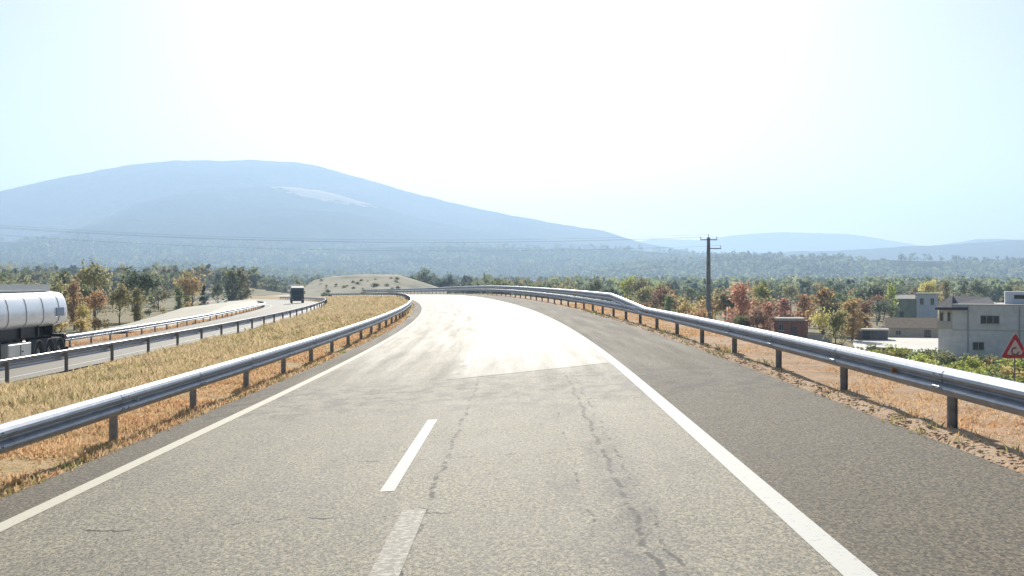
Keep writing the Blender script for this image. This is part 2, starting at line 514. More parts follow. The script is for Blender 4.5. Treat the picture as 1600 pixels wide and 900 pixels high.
# pale loose gravel along the pavement edge (stuff)
def lumps(name, n, s0, s1, u0, u1, size, mat, seed):
    r = np.random.default_rng(seed)
    s = s0 + (s1-s0)*r.random(n)**1.6; u = r.uniform(u0, u1, n)
    c = P(s, u); sz = size*r.uniform(.4, 1.3, n)
    base = np.array([(1,0,0),(-1,0,0),(0,1,0),(0,-1,0),(0,0,.35),(0,0,-.5)], float)
    F0 = np.array([(0,2,4),(2,1,4),(1,3,4),(3,0,4),(2,0,5),(1,2,5),(3,1,5),(0,3,5)])
    V = c[:, None, :] + base[None]*sz[:, None, None]*r.uniform(.6, 1.4, (n, 6, 3))
    V[..., 2] += .03
    F = (F0[None]+6*np.arange(n)[:, None, None]).reshape(-1, 3)
    return tag(obj(name, V.reshape(-1, 3), F, mat), kind='stuff')
o = lumps('gravel', 1500, 8, 70, 4.97, 5.36, .028, M['berm'], 21)
tag(o, 'pale loose gravel along the edge of the right shoulder', 'gravel')

# ------------------------------------------------------------------ dry grass (stuff)
def blades(name, n, sfun, ufun, hmin, hmax, mat, seed, wid=.012, per=5, spread=.10, lean=.5):
    r = np.random.default_rng(seed)
    s = sfun(r, n); u = ufun(r, n)
    den = fbm(s*.35, u*.9, seed, 4)
    k_ = r.random(n) < np.clip((den-.20)*4, .25, 1)
    s, u, den = s[k_], u[k_], den[k_]; n = len(s)
    c = P(s, u)
    c[:, 2] += np.where((u > -16.3) & (u < -6.2), .38*np.exp(-((u+11.5)/2.6)**2)*np.clip((s-18)/40, 0, 1)+.16*(fbm(s*.9, u*.9, 4)-.5), 0)
    c[:, 2] -= .02
    dist = np.hypot(c[:, 0], c[:, 1])
    c = np.repeat(c, per, 0); dist = np.repeat(dist, per)
    N = len(c)
    c[:, :2] += r.normal(0, spread, (N, 2))
    h = r.uniform(hmin, hmax, N)*np.repeat(np.clip(.35+1.3*(den-.25), .3, 1.35), per); a = r.uniform(0, 2*np.pi, N)
    wd = np.maximum(wid, dist*.00055)*r.uniform(.7, 1.4, N)
    dx, dy = np.cos(a), np.sin(a)
    tip = c.copy(); l = r.normal(0, lean, (N, 2))*h[:, None]
    tip[:, :2] += l; tip[:, 2] += h
    mid = c.copy(); mid[:, :2] += l*.35; mid[:, 2] += h*.6
    off = np.stack([dx*wd, dy*wd, 0*wd], -1)
    V = np.stack([c-off, c+off, mid+off*.7, mid-off*.7, tip], 1)
    F4 = []
    k = 5*np.arange(N)[:, None]
    F = np.concatenate([k+np.array([[0, 1, 2]]), k+np.array([[0, 2, 3]]), k+np.array([[3, 2, 4]])], 0)
    return tag(obj(name, V.reshape(-1, 3), F, mat), kind='stuff')

def grass_material(name, cols):
    q = NT(name)
    o = q.obc()
    t = q.math('ADD', q.math('MULTIPLY', q.noise(o, .8, 5, .7), .55), q.math('MULTIPLY', q.noise(o, 9, 2, .6), .45))
    c = q.ramp(t, [(.33+.34*k/(len(cols)-1), x) for k, x in enumerate(cols)])
    d = q.n('ShaderNodeBsdfDiffuse'); tr = q.n('ShaderNodeBsdfTranslucent'); mx = q.n('ShaderNodeMixShader')
    q.l(c, d.inputs['Color']); q.l(c, tr.inputs['Color']); mx.inputs[0].default_value = .5
    q.l(d.outputs[0], mx.inputs[1]); q.l(tr.outputs[0], mx.inputs[2]); q.l(mx.outputs[0], q.out.inputs['Surface'])
    return q.m
M['straw'] = grass_material('straw_grass', [(.40, .29, .16), (.64, .48, .28), (.78, .63, .40), (.44, .38, .20), (.68, .50, .30)])
M['rust'] = grass_material('rusty_dry_grass', [(.40, .225, .12), (.69, .43, .235), (.78, .54, .33), (.56, .41, .22), (.73, .47, .265)])
M['sage'] = grass_material('green_weeds', [(.20, .20, .07), (.32, .31, .12), (.42, .37, .16)])

def s_near(lo, hi, p=1.7): return lambda r, n: lo + (hi-lo)*r.random(n)**p
def u_in(a, b): return lambda r, n: r.uniform(a, b, n)
o = blades('dry_grass', 22000, s_near(4, 130, 1.25), u_in(-15.9, -7.4), .10, .40, M['straw'], 31, per=6, spread=.14)
tag(o, 'tall straw coloured dry grass covering the median', 'grass')
o = blades('dry_grass', 13000, s_near(6, 80), u_in(-8.0, -6.08), .03, .15, M['rust'], 32, per=6, spread=.09)
tag(o, 'short orange dry grass under the median guardrail beside the road', 'grass')
o = blades('dry_grass', 7000, s_near(80, 260, 1.3), u_in(-16.0, -6.4), .2, .55, M['straw'], 35, per=6, spread=.2)
tag(o, 'far pale dry grass on the crest of the median', 'grass')
o = blades('dry_grass', 16000, s_near(6, 90), u_in(5.42, 9.4), .03, .13, M['rust'], 33, per=5, spread=.09)
tag(o, 'short rusty dry grass on the verge behind the outer guardrail', 'grass')
o = blades('weeds', 130, s_near(8, 70), u_in(5.02, 5.6), .05, .22, M['sage'], 34, per=7, spread=.08)
tag(o, 'scattered greenish weeds at the edge of the right shoulder', 'weeds')
o = blades('weeds', 1500, s_near(6, 120, 1.3), u_in(-15.8, -7.5), .1, .4, M['sage'], 38, per=7, spread=.2)
tag(o, 'olive green weeds scattered through the median grass', 'weeds')
o = blades('weeds', 120, s_near(10, 60), u_in(-6.35, -5.98), .04, .16, M['sage'], 36, per=7, spread=.07)
tag(o, 'low weeds along the left edge of the pavement', 'weeds')
o = blades('dry_grass', 3000, s_near(30, 200, 1.3), u_in(-28.2, -27.2), .1, .35, M['rust'], 37, per=5, spread=.2)
tag(o, 'dry reddish grass behind the guardrail of the opposite carriageway', 'grass')

# ------------------------------------------------------------------ guardrails
WPROF = [(-.045, .772), (-.030, .784), (.010, .780), (.050, .757), (.080, .715), (.086, .680), (.060, .640), (.012, .615), (.008, .590),
         (.040, .572), (.080, .548), (.086, .520), (.060, .470), (.012, .432), (.000, .430)]
def beam_mesh(ss, u, side, dz_of, zsurf, prof=WPROF, t=.006):
    """swept W-profile; side=+1 bulges towards +u, -1 towards -u"""
    loop = [(n, z) for n, z in prof] + [(n-t, z) for n, z in prof[::-1]]
    V = []
    for s in ss:
        x, y, th, zc, b = (float(q) for q in at_path(s))
        base = zc + zsurf(s)
        cx, cy = math.cos(th), math.sin(th)
        dz = dz_of(s)
        for n, z in loop:
            uu = u + side*n
            V.append((x+uu*cx, y+uu*cy, base+z+dz))
    n = len(loop); F = []
    for k in range(len(ss)-1):
        for i in range(n):
            j = (i+1) % n
            f = (k*n+i, (k+1)*n+i, (k+1)*n+j, k*n+j)
            F.append(f if side > 0 else f[::-1])
    F.append(tuple(range(n))); F.append(tuple(range((len(ss)-1)*n, len(ss)*n))[::-1])
    return V, F

def guardrail(label, u, side, s0, s1, post0, gap, zs, group, upper=None, refl=None, reflmat=None):
    x, y, th, zc, b = (float(q) for q in at_path(s0))
    r = empty('guardrail', (0, 0, 0))
    tag(r, label, 'guardrail', group)
    ss = np.concatenate([np.arange(s0, min(90, s1), 1.0), np.arange(min(90, s1), s1+.1, 2.5)])
    zsurf = lambda s: zs
    V, F = beam_mesh(ss, u, side, lambda s: 0.0, zsurf)
    mb = MB(); mb.add(V, F)
    sp = post0
    while sp < min(s1-1, 130):
        if sp-.25 > s0:
            V2, F2 = beam_mesh([sp-.17, sp, sp+.17], u, side, lambda s: 0.0, zsurf, [(n+.005, z) for n, z in WPROF], .004)
            mb.add(V2, F2)
            if sp < 60:
                x, y, th, zc, b = (float(q) for q in at_path(sp))
                for ds, zz in ((0, .602), (-.11, .70), (.11, .70), (-.11, .53), (.11, .53)):
                    nn = {.602: .012, .70: .080, .53: .086}[zz]
                    p = np.array([x-ds*math.sin(th)+(u+side*nn)*math.cos(th), y+ds*math.cos(th)+(u+side*nn)*math.sin(th), zc+zs+zz])
                    mb.tube(p, p+side*.016*np.array([math.cos(th), math.sin(th), 0]), .017, .013, 8)
        sp += gap
    mb.build('beam', M['steel'], r)
    if upper:
        a, bb, lift = upper
        s_u = np.concatenate([[a, (a+bb)/2], np.arange(bb, s1+.1, 2.0)])
        V, F = beam_mesh(s_u, u, side, lambda s: .0 + lift*min(1, max(0, (s-a)/(bb-a))) + .004, zsurf)
        V = [(vx+.0, vy, vz) for vx, vy, vz in V]
        obj('upper_beam', V, F, M['steel'], r)
    # one post (C section with its spacer), copied along the rail
    def post_mesh(h):
        m = MB()
        m.box(-.060, .060, -.028, -.022, -.5, h)
        m.box(-.060, -.054, -.022, .028, -.5, h)
        m.box(.054, .060, -.022, .028, -.5, h)
        m.box(.064, .110, -.05, .05, .56, .67)           # spacer towards the beam
        return m
    low = high = None
    k = 0
    s = post0
    while s < s1 and k < 99:
        x, y, th, zc, b = (float(q) for q in at_path(s))
        tall = upper and s > upper[1]
        src = high if tall else low
        if src is None:
            m = post_mesh(1.16 if tall else .71)
            if tall: m.box(.064, .110, -.05, .05, 1.0, 1.12)
            o = m.build('post', M['post'], r)
            if tall: high = o
            else: low = o
        else:
            o = src.copy(); COL.objects.link(o); o.parent = r
        uu = u - side*.115
        o.location = (x+uu*math.cos(th), y+uu*math.sin(th), zc+zs)
        o.rotation_euler = (0, 0, th + (0 if side > 0 else math.pi))
        s += gap; k += 1
    for sr in refl or ():
        x, y, th, zc, b = (float(q) for q in at_path(sr))
        m = MB()
        m.box(.004, .062, -.004, .004, .555, .665, bev=.004)
        m.box(.004, .02, -.05, .05, .60, .622)
        o = m.build('reflector', reflmat, r)
        uu = u
        o.location = (x+uu*math.cos(th), y+uu*math.sin(th), zc+zs)
        o.rotation_euler = (0, 0, th + (0 if side > 0 else math.pi))
    return r

guardrail('grey steel guardrail on the outer right edge of the road, doubled in height farther on', 5.40, -1, -12, 330, 14.75-4.95*5, 4.95, .30,
          'guardrails along the motorway', upper=(47.0, 59.5, .43), refl=(16.6, 46.3, 76), reflmat=M['reflector_amber'])
guardrail('grey steel guardrail between the near road and the dry median', -6.28, 1, -12, 330, 18.05-4.4*6, 4.4, -.33,
          'guardrails along the motorway', refl=(18.7, 45.1, 71.5), reflmat=M['reflector_white'])
guardrail('dark guardrail beyond the median on the near side of the lower carriageway', -16.65, -1, -12, 330, 37.6-5.2*8, 5.2, -1.16,
          'guardrails along the motorway')
guardrail('bright topped guardrail on the far side of the lower carriageway behind the tanker', -26.75, 1, -12, 330, 34, 4.4, -2.0,
          'guardrails along the motorway')

# ------------------------------------------------------------------ hills and mountain
def hill_material(name, cols, patch=None):
    q = NT(name)
    o = q.obc()
    t = q.math('ADD', q.math('MULTIPLY', q.noise(o, .0045, 6, .65), .6), q.math('MULTIPLY', q.noise(o, .03, 4, .6), .4))
    col = q.ramp(t, [(.32+.36*k/(len(cols)-1), c) for k, c in enumerate(cols)])
    if patch is not None:
        cx, cy, cz, rx, rz, slope = patch
        sep = q.n('ShaderNodeSeparateXYZ'); q.l(o, sep.inputs[0])
        a = q.math('DIVIDE', q.math('SUBTRACT', sep.outputs[0], cx), rx)
        zz = q.math('SUBTRACT', sep.outputs[2], q.math('ADD', cz, q.math('MULTIPLY', q.math('SUBTRACT', sep.outputs[0], cx), slope)))
        bq = q.math('DIVIDE', zz, rz)
        d = q.math('ADD', q.math('MULTIPLY', a, a), q.math('MULTIPLY', bq, bq))
        d = q.math('ADD', d, q.math('MULTIPLY', q.math('SUBTRACT', q.noise(o, .014, 6, .7), .5), 3.4))
        col = q.mix(q.math('SUBTRACT', 1.0, q.step(d, .5, 1.1)), col, (.62, .46, .28))
    q.l(col, q.b.inputs['Base Color'])
    q.set(Roughness=1.0); q.b.inputs['Specular IOR Level'].default_value = 0.0
    q.bump(q.noise(o, .02, 6, .75), 1.0, 22.0)
    return q.m

def ridge(name, Yr, pts, Wf, Wb, mat, seed, rough=.05, base=-25.0, x_ext=None, fine=8.0):
    """a hill: crest height read along its own distance, falling away to front and back"""
    px = np.array([p[0] for p in pts], float); py = np.array([p[1] for p in pts], float)
    xs = np.linspace(px[0], px[-1], 240)
    X = (xs-VX)/FPX*Yr
    Hc = CAMZ + (VY-np.interp(xs, px, py))/FPX*Yr
    ts = np.concatenate([np.linspace(-1, 0, 46), np.linspace(0, 1, 14)[1:]])
    T, XX = np.meshgrid(ts, X, indexing='ij')
    HH = np.broadcast_to(Hc, T.shape)
    YY = Yr + np.where(T < 0, T*Wf, T*Wb)
    g = np.where(T < 0, np.clip(1+T, 0, 1), np.clip(1-T, 0, 1))
    g = g*(.55+.45*g)
    Z = base + (HH-base)*g
    amp = (HH-base)*rough*np.clip(-T*5, 0, 1)
    Z = Z + amp*(fbm(XX/700, YY/700, seed, 5)-.5)*2*np.sqrt(np.clip(g, 0, 1))
    Z = Z + fine*(fbm(XX/60, YY/160, seed+9, 3)-.5)*np.clip(g*3, 0, 1)
    n, m = T.shape
    ii = np.arange(n*m).reshape(n, m)
    F = np.stack([ii[:-1, :-1], ii[:-1, 1:], ii[1:, 1:], ii[1:, :-1]], -1).reshape(-1, 4)
    return tag(obj(name, np.stack([XX, YY, Z], -1).reshape(-1, 3), F, mat, smooth=True), kind='structure')

wood = [(.030, .040, .022), (.055, .070, .035), (.085, .085, .045), (.12, .11, .065)]
M['mountain'] = hill_material('mountain_scrub', [(.025, .035, .02), (.07, .08, .045), (.12, .11, .065), (.22, .18, .12)])
YF = 4900
M['foothill'] = hill_material('foothill_scrub', [(.010, .016, .008), (.03, .04, .02), (.06, .065, .03), (.16, .14, .09)], ((505-VX)/FPX*YF, 0, CAMZ+(VY-305)/FPX*YF, 85/FPX*YF, 11/FPX*YF, -.20))
M['wood'] = hill_material('wooded_hill', wood)
ridge('mountain', 5600, [(-420, 400), (-200, 345), (0, 299), (100, 276), (200, 258), (265, 251), (330, 249.5), (345, 252), (390, 249), (460, 253), (500, 260),
      (560, 277), (640, 300), (700, 315), (800, 337), (900, 354), (940, 360), (1000, 378), (1060, 390), (1140, 402), (1300, 425), (1500, 440)], 1700, 1500, M['mountain'], 3, .22)
HILL_M = ridge('hill', 3300, [(-300, 392), (-60, 380), (120, 374), (260, 384), (420, 380), (560, 388), (700, 384), (840, 388), (950, 390), (1060, 397), (1250, 412)], 1500, 700, M['wood'], 19, .14, fine=14)
ridge('hill', YF, [(-300, 420), (-60, 385), (60, 365), (150, 345), (230, 313), (300, 297), (360, 292), (430, 291), (500, 297), (590, 322), (660, 343), (760, 362),
      (880, 378), (1000, 392), (1150, 408), (1350, 425), (1500, 438)], 2300, 1200, M['foothill'], 14, .24)
ridge('hill', 9000, [(880, 400), (960, 383), (1020, 373), (1090, 375), (1150, 367), (1220, 362.5), (1330, 366), (1380, 374), (1440, 384), (1560, 392), (1700, 398)],
      1500, 600, M['wood'], 22, .04)
ridge('hill', 7200, [(1380, 392), (1440, 386), (1480, 381), (1530, 373), (1600, 375), (1700, 372), (1850, 380)], 1300, 900, M['wood'], 26, .04)
ridge('hill', 5200, [(1000, 412), (1130, 400), (1230, 393), (1300, 392), (1400, 386), (1500, 381), (1580, 375), (1700, 374), (1900, 380)], 1800, 900, M['wood'], 33, .06)
HILL_R = ridge('hill', 2300, [(880, 430), (1000, 415), (1100, 408), (1180, 402), (1260, 405), (1330, 410), (1420, 408), (1500, 412), (1600, 414), (1800, 410)], 900, 600, M['wood'], 41, .08, fine=12)
HILL_L = ridge('hill', 1900, [(-200, 412), (-40, 416), (100, 420), (240, 416), (330, 419), (420, 426), (560, 432), (720, 436)], 800, 500, M['wood'], 47, .08, fine=6)
ridge('embankment', 350, [(474, 449), (490, 437), (520, 431), (560, 428), (620, 428), (650, 436), (700, 452)], 110, 40, M['bank'], 53, .08, base=-8.5, fine=2.2)

# ------------------------------------------------------------------ haze
def make_haze():
    q = bpy.data.materials.new('haze_air'); q.use_nodes = True
    t = q.node_tree; t.nodes.clear()
    out = t.nodes.new('ShaderNodeOutputMaterial'); v = t.nodes.new('ShaderNodeVolumePrincipled')
    v.inputs['Color'].default_value = (.49, .68, .93, 1)
    v.inputs['Density'].default_value = HAZE
    v.inputs['Density Attribute'].default_value = ''
    v.inputs['Color Attribute'].default_value = ''
    v.inputs['Temperature Attribute'].default_value = ''
    v.inputs['Anisotropy'].default_value = .35
    t.links.new(v.outputs[0], out.inputs['Volume'])
    q.cycles.homogeneous_volume = True
    m = MB(); m.box(-7300, 7300, -260, 10200, -32, 640)
    o = m.build('haze', q)
    tag(o, kind='stuff')
HAZE = 2.25e-4
make_haze()
#--REST--
# ------------------------------------------------------------------ trees
LEAF = {k: leaf_material('leaves_'+k, c) for k, c in dict(
    green=(.24, .27, .14), olive=(.36, .33, .18), dark=(.19, .22, .155), yellow=(.56, .47, .20), gold=(.53, .39, .19),
    orange=(.52, .32, .19), red=(.58, .33, .24), russet=(.42, .28, .19), lime=(.44, .46, .13), blue=(.12, .155, .14)).items()}
M['bark'] = plain('tree_bark', (.18, .15, .12), .9, 0, 6, .35, .1)

def leaf_cards(c, size, r, flat=.0):
    n = len(c)
    a = r.normal(size=(n, 3)); a /= np.linalg.norm(a, axis=1)[:, None]
    b = r.normal(size=(n, 3)); b -= (a*b).sum(1)[:, None]*a; b /= np.linalg.norm(b, axis=1)[:, None]
    sz = size*r.uniform(.55, 1.35, n)[:, None]
    V = np.stack([c-a*sz, c+b*sz*.55, c+a*sz, c-b*sz*.55], 1).reshape(-1, 3)
    return V, np.arange(4*n).reshape(n, 4)

def crown_points(kind, h, wd, n, r):
    """leaf positions gathered in clumps, uneven outline, gaps between the clumps"""
    pts = []
    if kind == 'cone':
        nc = 34
        t = r.uniform(.0, 1.0, nc)**.85
        for k in range(nc):
            z = h*(.10+.88*t[k]); rad = wd*.5*(1-t[k])**.8*r.uniform(.55, 1.05); a = r.uniform(0, 6.283)
            pts.append(np.array([math.cos(a)*rad*.75, math.sin(a)*rad*.75, z]) + r.normal(size=(n//nc, 3))*np.array([wd*.10*(1.15-t[k]), wd*.10*(1.15-t[k]), h*.028]))
    elif kind == 'column':
        nc = 26
        for k in range(nc):
            t = (k+.5)/nc
            rad = wd*.5*math.sin(math.pi*min(1, .12+.86*t))**.6*r.uniform(.2, .9); a = r.uniform(0, 6.283)
            pts.append(np.array([math.cos(a)*rad, math.sin(a)*rad, h*(.16+.82*t)]) + r.normal(size=(n//nc, 3))*np.array([wd*.14, wd*.14, h*.045]))
    else:
        nc = 22
        for k in range(nc):
            d = r.normal(size=3); d /= np.linalg.norm(d)
            if d[2] < -.55: d[2] *= -.5
            q = d*np.array([wd*.5, wd*.5, h*.36])*r.uniform(.45, .92)
            pts.append(np.array([0, 0, h*.60]) + q + r.normal(size=(n//nc, 3))*np.array([wd*.105, wd*.105, h*.065])*r.uniform(.7, 1.3))
    return np.concatenate(pts)

def trunk_mesh(kind, h, wd, r):
    m = MB()
    top = h*(.92 if kind == 'cone' else .80)
    zs = np.linspace(-.4, top, 7); off = np.cumsum(r.normal(0, h*.008, (7, 2)), 0); off[0] = 0
    rad = np.linspace(h*.026, h*.005, 7)
    for k in range(6):
        m.tube((*off[k], zs[k]), (*off[k+1], zs[k+1]), rad[k], rad[k+1], 7, cap=k in (0, 5))
    if kind != 'cone':
        for k in range(7):
            i = 2+k % 4; a = r.uniform(0, 6.283); L = wd*r.uniform(.25, .42)
            b = np.array([*off[i], zs[i]]); e = b+np.array([math.cos(a)*L, math.sin(a)*L, h*r.uniform(.10, .22)])
            m.tube(b, e, rad[i]*.6, rad[i]*.18, 5)
    return m

PROTO = {}
def proto(kind, col, var):
    """mesh data of one tree kind: crown and trunk, 1 m nominal units are metres of an 8 m tree"""
    key = (kind, col, var)
    if key not in PROTO:
        r = np.random.default_rng(hash(kind) % 1 + 101*var + {'round': 1, 'column': 2, 'cone': 3}[kind])
        wd = {'round': 6.4, 'column': 3.4, 'cone': 4.6}[kind]
        pts = crown_points(kind, 8.0, wd, 900, r)
        V, F = leaf_cards(pts, .30, r)
        cm = mesh_data('crown', V, F, [LEAF[col]])
        t = trunk_mesh(kind, 8.0, wd, r)
        tm = mesh_data('trunk', t.v, t.f, [M['bark']])
        PROTO[key] = (cm, tm)
    return PROTO[key]

def tree(kind, col, px, Y, top_px=None, height=None, label=None, group=None, var=None, widen=1.0, name=None, X=None):
    x = px2(px, Y) if X is None else X
    z = float(H(np.array([x]), np.array([Y]))[0])
    if height is None:
        height = CAMZ + (VY-top_px)/FPX*Y - z
    cm, tm = proto(kind, col, var if var is not None else random.randrange(3))
    r = empty(name or {'cone': 'conifer_tree', 'column': 'poplar_tree', 'round': 'broadleaf_tree'}[kind], (x, Y, z), random.uniform(0, 6.28))
    k = height/8.0
    r.scale = (k*widen, k*widen, k)
    tag(r, label, 'tree', group)
    for nm, me in (('trunk', tm), ('crown', cm)):
        o = bpy.data.objects.new(nm, me); COL.objects.link(o); o.parent = r
    return r

# trees one can pick out, right of the road
for kind, col, px, Y, top, lab, wd in [
    ('column', 'red', 1158, 176, 444, 'tall narrow tree with crimson top right of the utility pole', 1.15),
    ('round', 'red', 1146, 165, 484, 'small red bush-like tree at the foot of the tall crimson one', .8),
    ('column', 'red', 1199, 172, 474, 'slim pinkish red tree just left of the brick shed', 1.2),
    ('column', 'red', 1226, 196, 468, 'bright red tree rising behind the flat roof of the brick shed', 1.3),
    ('column', 'orange', 1256, 200, 462, 'orange tree behind the right end of the brick shed', 1.3),
    ('column', 'gold', 1286, 190, 452, 'tall golden orange tree right of the brick shed', 1.35),
    ('round', 'yellow', 1288, 168, 478, 'rounded yellow tree below the tall golden one', .75),
    ('round', 'olive', 1308, 128, 476, 'olive green tree with bare trunk standing close above the guardrail', .62),
    ('column', 'gold', 1332, 170, 468, 'golden tree left of the long low shed', 1.4),
    ('column', 'russet', 1350, 182, 474, 'rust brown narrow tree by the long low shed', 1.2),
    ('round', 'olive', 1136, 205, 452, 'rounded tan green tree right behind the utility pole', .9),
    ('round', 'orange', 1094, 150, 480, 'small orange tree at the foot of the utility pole', .7),
    ('round', 'gold', 1075, 175, 468, 'pale golden tree left of the utility pole', .8),
    ('column', 'orange', 1049, 210, 462, 'faded orange narrow tree above the sloping rail end', 1.1),
    ('round', 'dark', 1372, 255, 440, 'large dark rounded tree behind the sheds', 1.15),
    ('round', 'yellow', 1452, 300, 434, 'pale yellow tree above the white house', .7),
    ('round', 'dark', 1350, 262, 446, 'dark broad tree beside the largest dark one behind the sheds', .9),
]:
    tree(kind, col, px, Y, top, None, lab, None, None, wd)
# left of the opposite carriageway
for kind, col, px, Y, top, lab, wd in [
    ('round', 'orange', 149, 128, 452, 'rust orange tree just behind the tanker', .75),
    ('round', 'olive', 186, 120, 443, 'tall olive tree with dark trunk between the tanker and the far road', .75),
    ('round', 'yellow', 130, 118, 474, 'low yellowish tree behind the rear of the tanker', .7),
    ('column', 'olive', 214, 130, 452, 'narrow olive tree right of the one with the dark trunk', 1.0),
    ('cone', 'blue', 319, 175, 446, 'dark pointed conifer beside the slip road', 1.0),
    ('round', 'dark', 340, 225, 440, 'dark round tree behind the pointed conifer', .7),
    ('column', 'green', 362, 262, 424, 'tall green tree left of a matching pair near the slip road', 1.3),
    ('column', 'olive', 376, 268, 420, 'tallest feathery green tree where the slip road turns', 1.25),
    ('round', 'gold', 300, 205, 418, 'pale golden tree above the dark conifer', .75),
    ('round', 'olive', 262, 150, 488, 'small brown bushy tree by the far guardrail', .8),
    ('round', 'russet', 112, 150, 462, 'reddish brown thin tree above the rear of the tanker', .6),
]:
    tree(kind, col, px, Y, top, None, lab, None, None, wd)

# the rest of the near woods, each tree its own thing
KIND_LABEL = {
 'green': 'green leafy tree in the valley wood', 'olive': 'olive green tree in the valley wood', 'dark': 'dark green tree in the valley wood',
 'gold': 'golden autumn tree in the valley wood', 'russet': 'brownish autumn tree in the valley wood', 'blue': 'bluish conifer in the valley wood',
 'yellow': 'yellow autumn tree in the valley wood', 'lime': 'light green tree in the valley wood', 'orange': 'orange autumn tree in the valley wood'}
def wood_trees(n, px0, px1, Y0, Y1, side, pal, seed, hmin=5, hmax=10, avoid=None):
    r = np.random.default_rng(seed); k = 0; tries = 0
    while k < n and tries < n*20:
        tries += 1
        Y = Y0+(Y1-Y0)*r.random()**.9; px = r.uniform(px0, px1); x = px2(px, Y)
        s, u = nearest([x], [Y])
        if -39 < u[0] < 24: continue
        if avoid and avoid(px, x, Y): continue
        col = pal[int(r.random()*len(pal))]
        kind = 'cone' if col == 'blue' else ('column' if r.random() < .3 else 'round')
        tree(kind, col, px, Y, None, r.uniform(hmin, hmax), KIND_LABEL[col]+(' right of the highway' if side > 0 else ' left of the highway'),
             'trees of the valley wood', int(r.integers(3)), r.uniform(.75, 1.15))
        k += 1
def no_build(px, x, Y):
    return (34 < x < 100 and Y < 186) or (px > 1400 and 185 < Y < 285) or (1200 < px < 1270 and Y < 200)
wood_trees(105, 985, 1700, 190, 470, 1, ['green', 'olive', 'olive', 'dark', 'green', 'gold', 'russet', 'lime', 'dark'], 51, 5, 9, no_build)
wood_trees(40, 985, 1330, 150, 260, 1, ['olive', 'green', 'russet', 'gold', 'olive', 'yellow', 'orange'], 52, 3.5, 6.5, no_build)
wood_trees(70, -330, 385, 125, 420, -1, ['green', 'olive', 'dark', 'olive', 'russet', 'green', 'olive', 'blue'], 53, 4, 8.5)
for px, Y, top, col in [(640, 400, 425, 'dark'), (668, 420, 418, 'dark'), (700, 410, 427, 'blue'), (738, 300, 440, 'dark'), (782, 250, 434, 'green'), (835, 240, 436, 'green'),
                        (862, 235, 434, 'dark'), (880, 230, 432, 'olive'), (953, 220, 440, 'dark'), (930, 330, 434, 'green'), (985, 300, 428, 'lime'), (1000, 280, 432, 'olive')]:
    tree('round', col, px, Y, top, None, KIND_LABEL[col]+' just over the curving guardrail', 'trees beyond the bend', None, .8)

# far woods: one mass nobody could count
def forest(name, label, n, px0, px1, Y0, Y1, cols, seed, hmin=5, hmax=11, per=26, hill=None):
    r = np.random.default_rng(seed)
    if hill is None:
        Y = Y0*(Y1/Y0)**r.random(n); px = r.uniform(px0, px1, n); x = (px-VX)/FPX*Y
        s, u = nearest(x, Y)
        keep = ((u < -40) | (u > 26) | (s > 470)) & (fbm(x/90, Y/140, seed) > .36)
        x, Y = x[keep], Y[keep]; z = H(x, Y, False)
    else:
        co = np.empty(len(hill.data.vertices)*3, np.float32); hill.data.vertices.foreach_get('co', co); co = co.reshape(-1, 3)
        co = co[(co[:, 2] > -4) & (co[:, 1] < Y1) & (co[:, 0] > (px0-VX)/FPX*co[:, 1]) & (co[:, 0] < (px1-VX)/FPX*co[:, 1])]
        c = co[r.integers(0, len(co), n)]
        x = c[:, 0]+r.uniform(-6, 6, n); Y = c[:, 1]+r.uniform(-6, 6, n); z = c[:, 2]-.8
        keep = fbm(x/120, Y/160, seed) > .40
        x, Y, z = x[keep], Y[keep], z[keep]
    n = len(x)
    h = r.uniform(hmin, hmax, n)
    wd = h*r.uniform(.5, .9, n)
    c = np.stack([x, Y, z], -1)
    d = r.normal(size=(n, per, 3)); d /= np.linalg.norm(d, axis=2)[..., None]
    d *= r.uniform(.35, 1, (n, per, 1))**.6
    pts = c[:, None, :] + d*np.stack([wd*.5, wd*.5, h*.42], -1)[:, None, :]
    pts[..., 2] += (h*.5)[:, None]
    V, F = leaf_cards(pts.reshape(-1, 3), 1.0, r)
    cc = np.repeat(pts.reshape(-1, 3), 4, 0)
    sc = np.repeat(np.repeat(wd*.28, per), 4)[:, None]      # leaf clump size follows the tree
    V = cc+(V-cc)*sc
    mi = np.repeat(r.integers(0, len(cols), n), per)
    return tag(obj(name, V, F, [LEAF[k] for k in cols], midx=mi), label, 'forest', kind='stuff')
forest('forest', 'hazy mixed wood filling the valley floor right of the road', 2600, 860, 1760, 430, 1700, ['green', 'dark', 'olive', 'green', 'blue', 'dark'], 61)
forest('forest', 'hazy wood at the mountain foot left of the road', 2000, -160, 900, 400, 1700, ['green', 'dark', 'olive', 'blue', 'green'], 62)
forest('forest', 'bluish wooded low ridge beyond the valley on the right', 3600, 860, 1800, 0, 2320, ['dark', 'blue', 'blue', 'dark', 'green'], 63, 9, 18, 16, HILL_R)
forest('forest', 'bluish wooded low ridge at the foot of the mountain', 3800, -160, 800, 0, 1920, ['dark', 'blue', 'dark', 'green'], 64, 7, 14, 16, HILL_L)

forest('forest', 'blue wooded slope climbing the lower mountain', 5200, -160, 1150, 0, 3320, ['dark', 'blue', 'green', 'blue'], 66, 10, 20, 12, HILL_M)
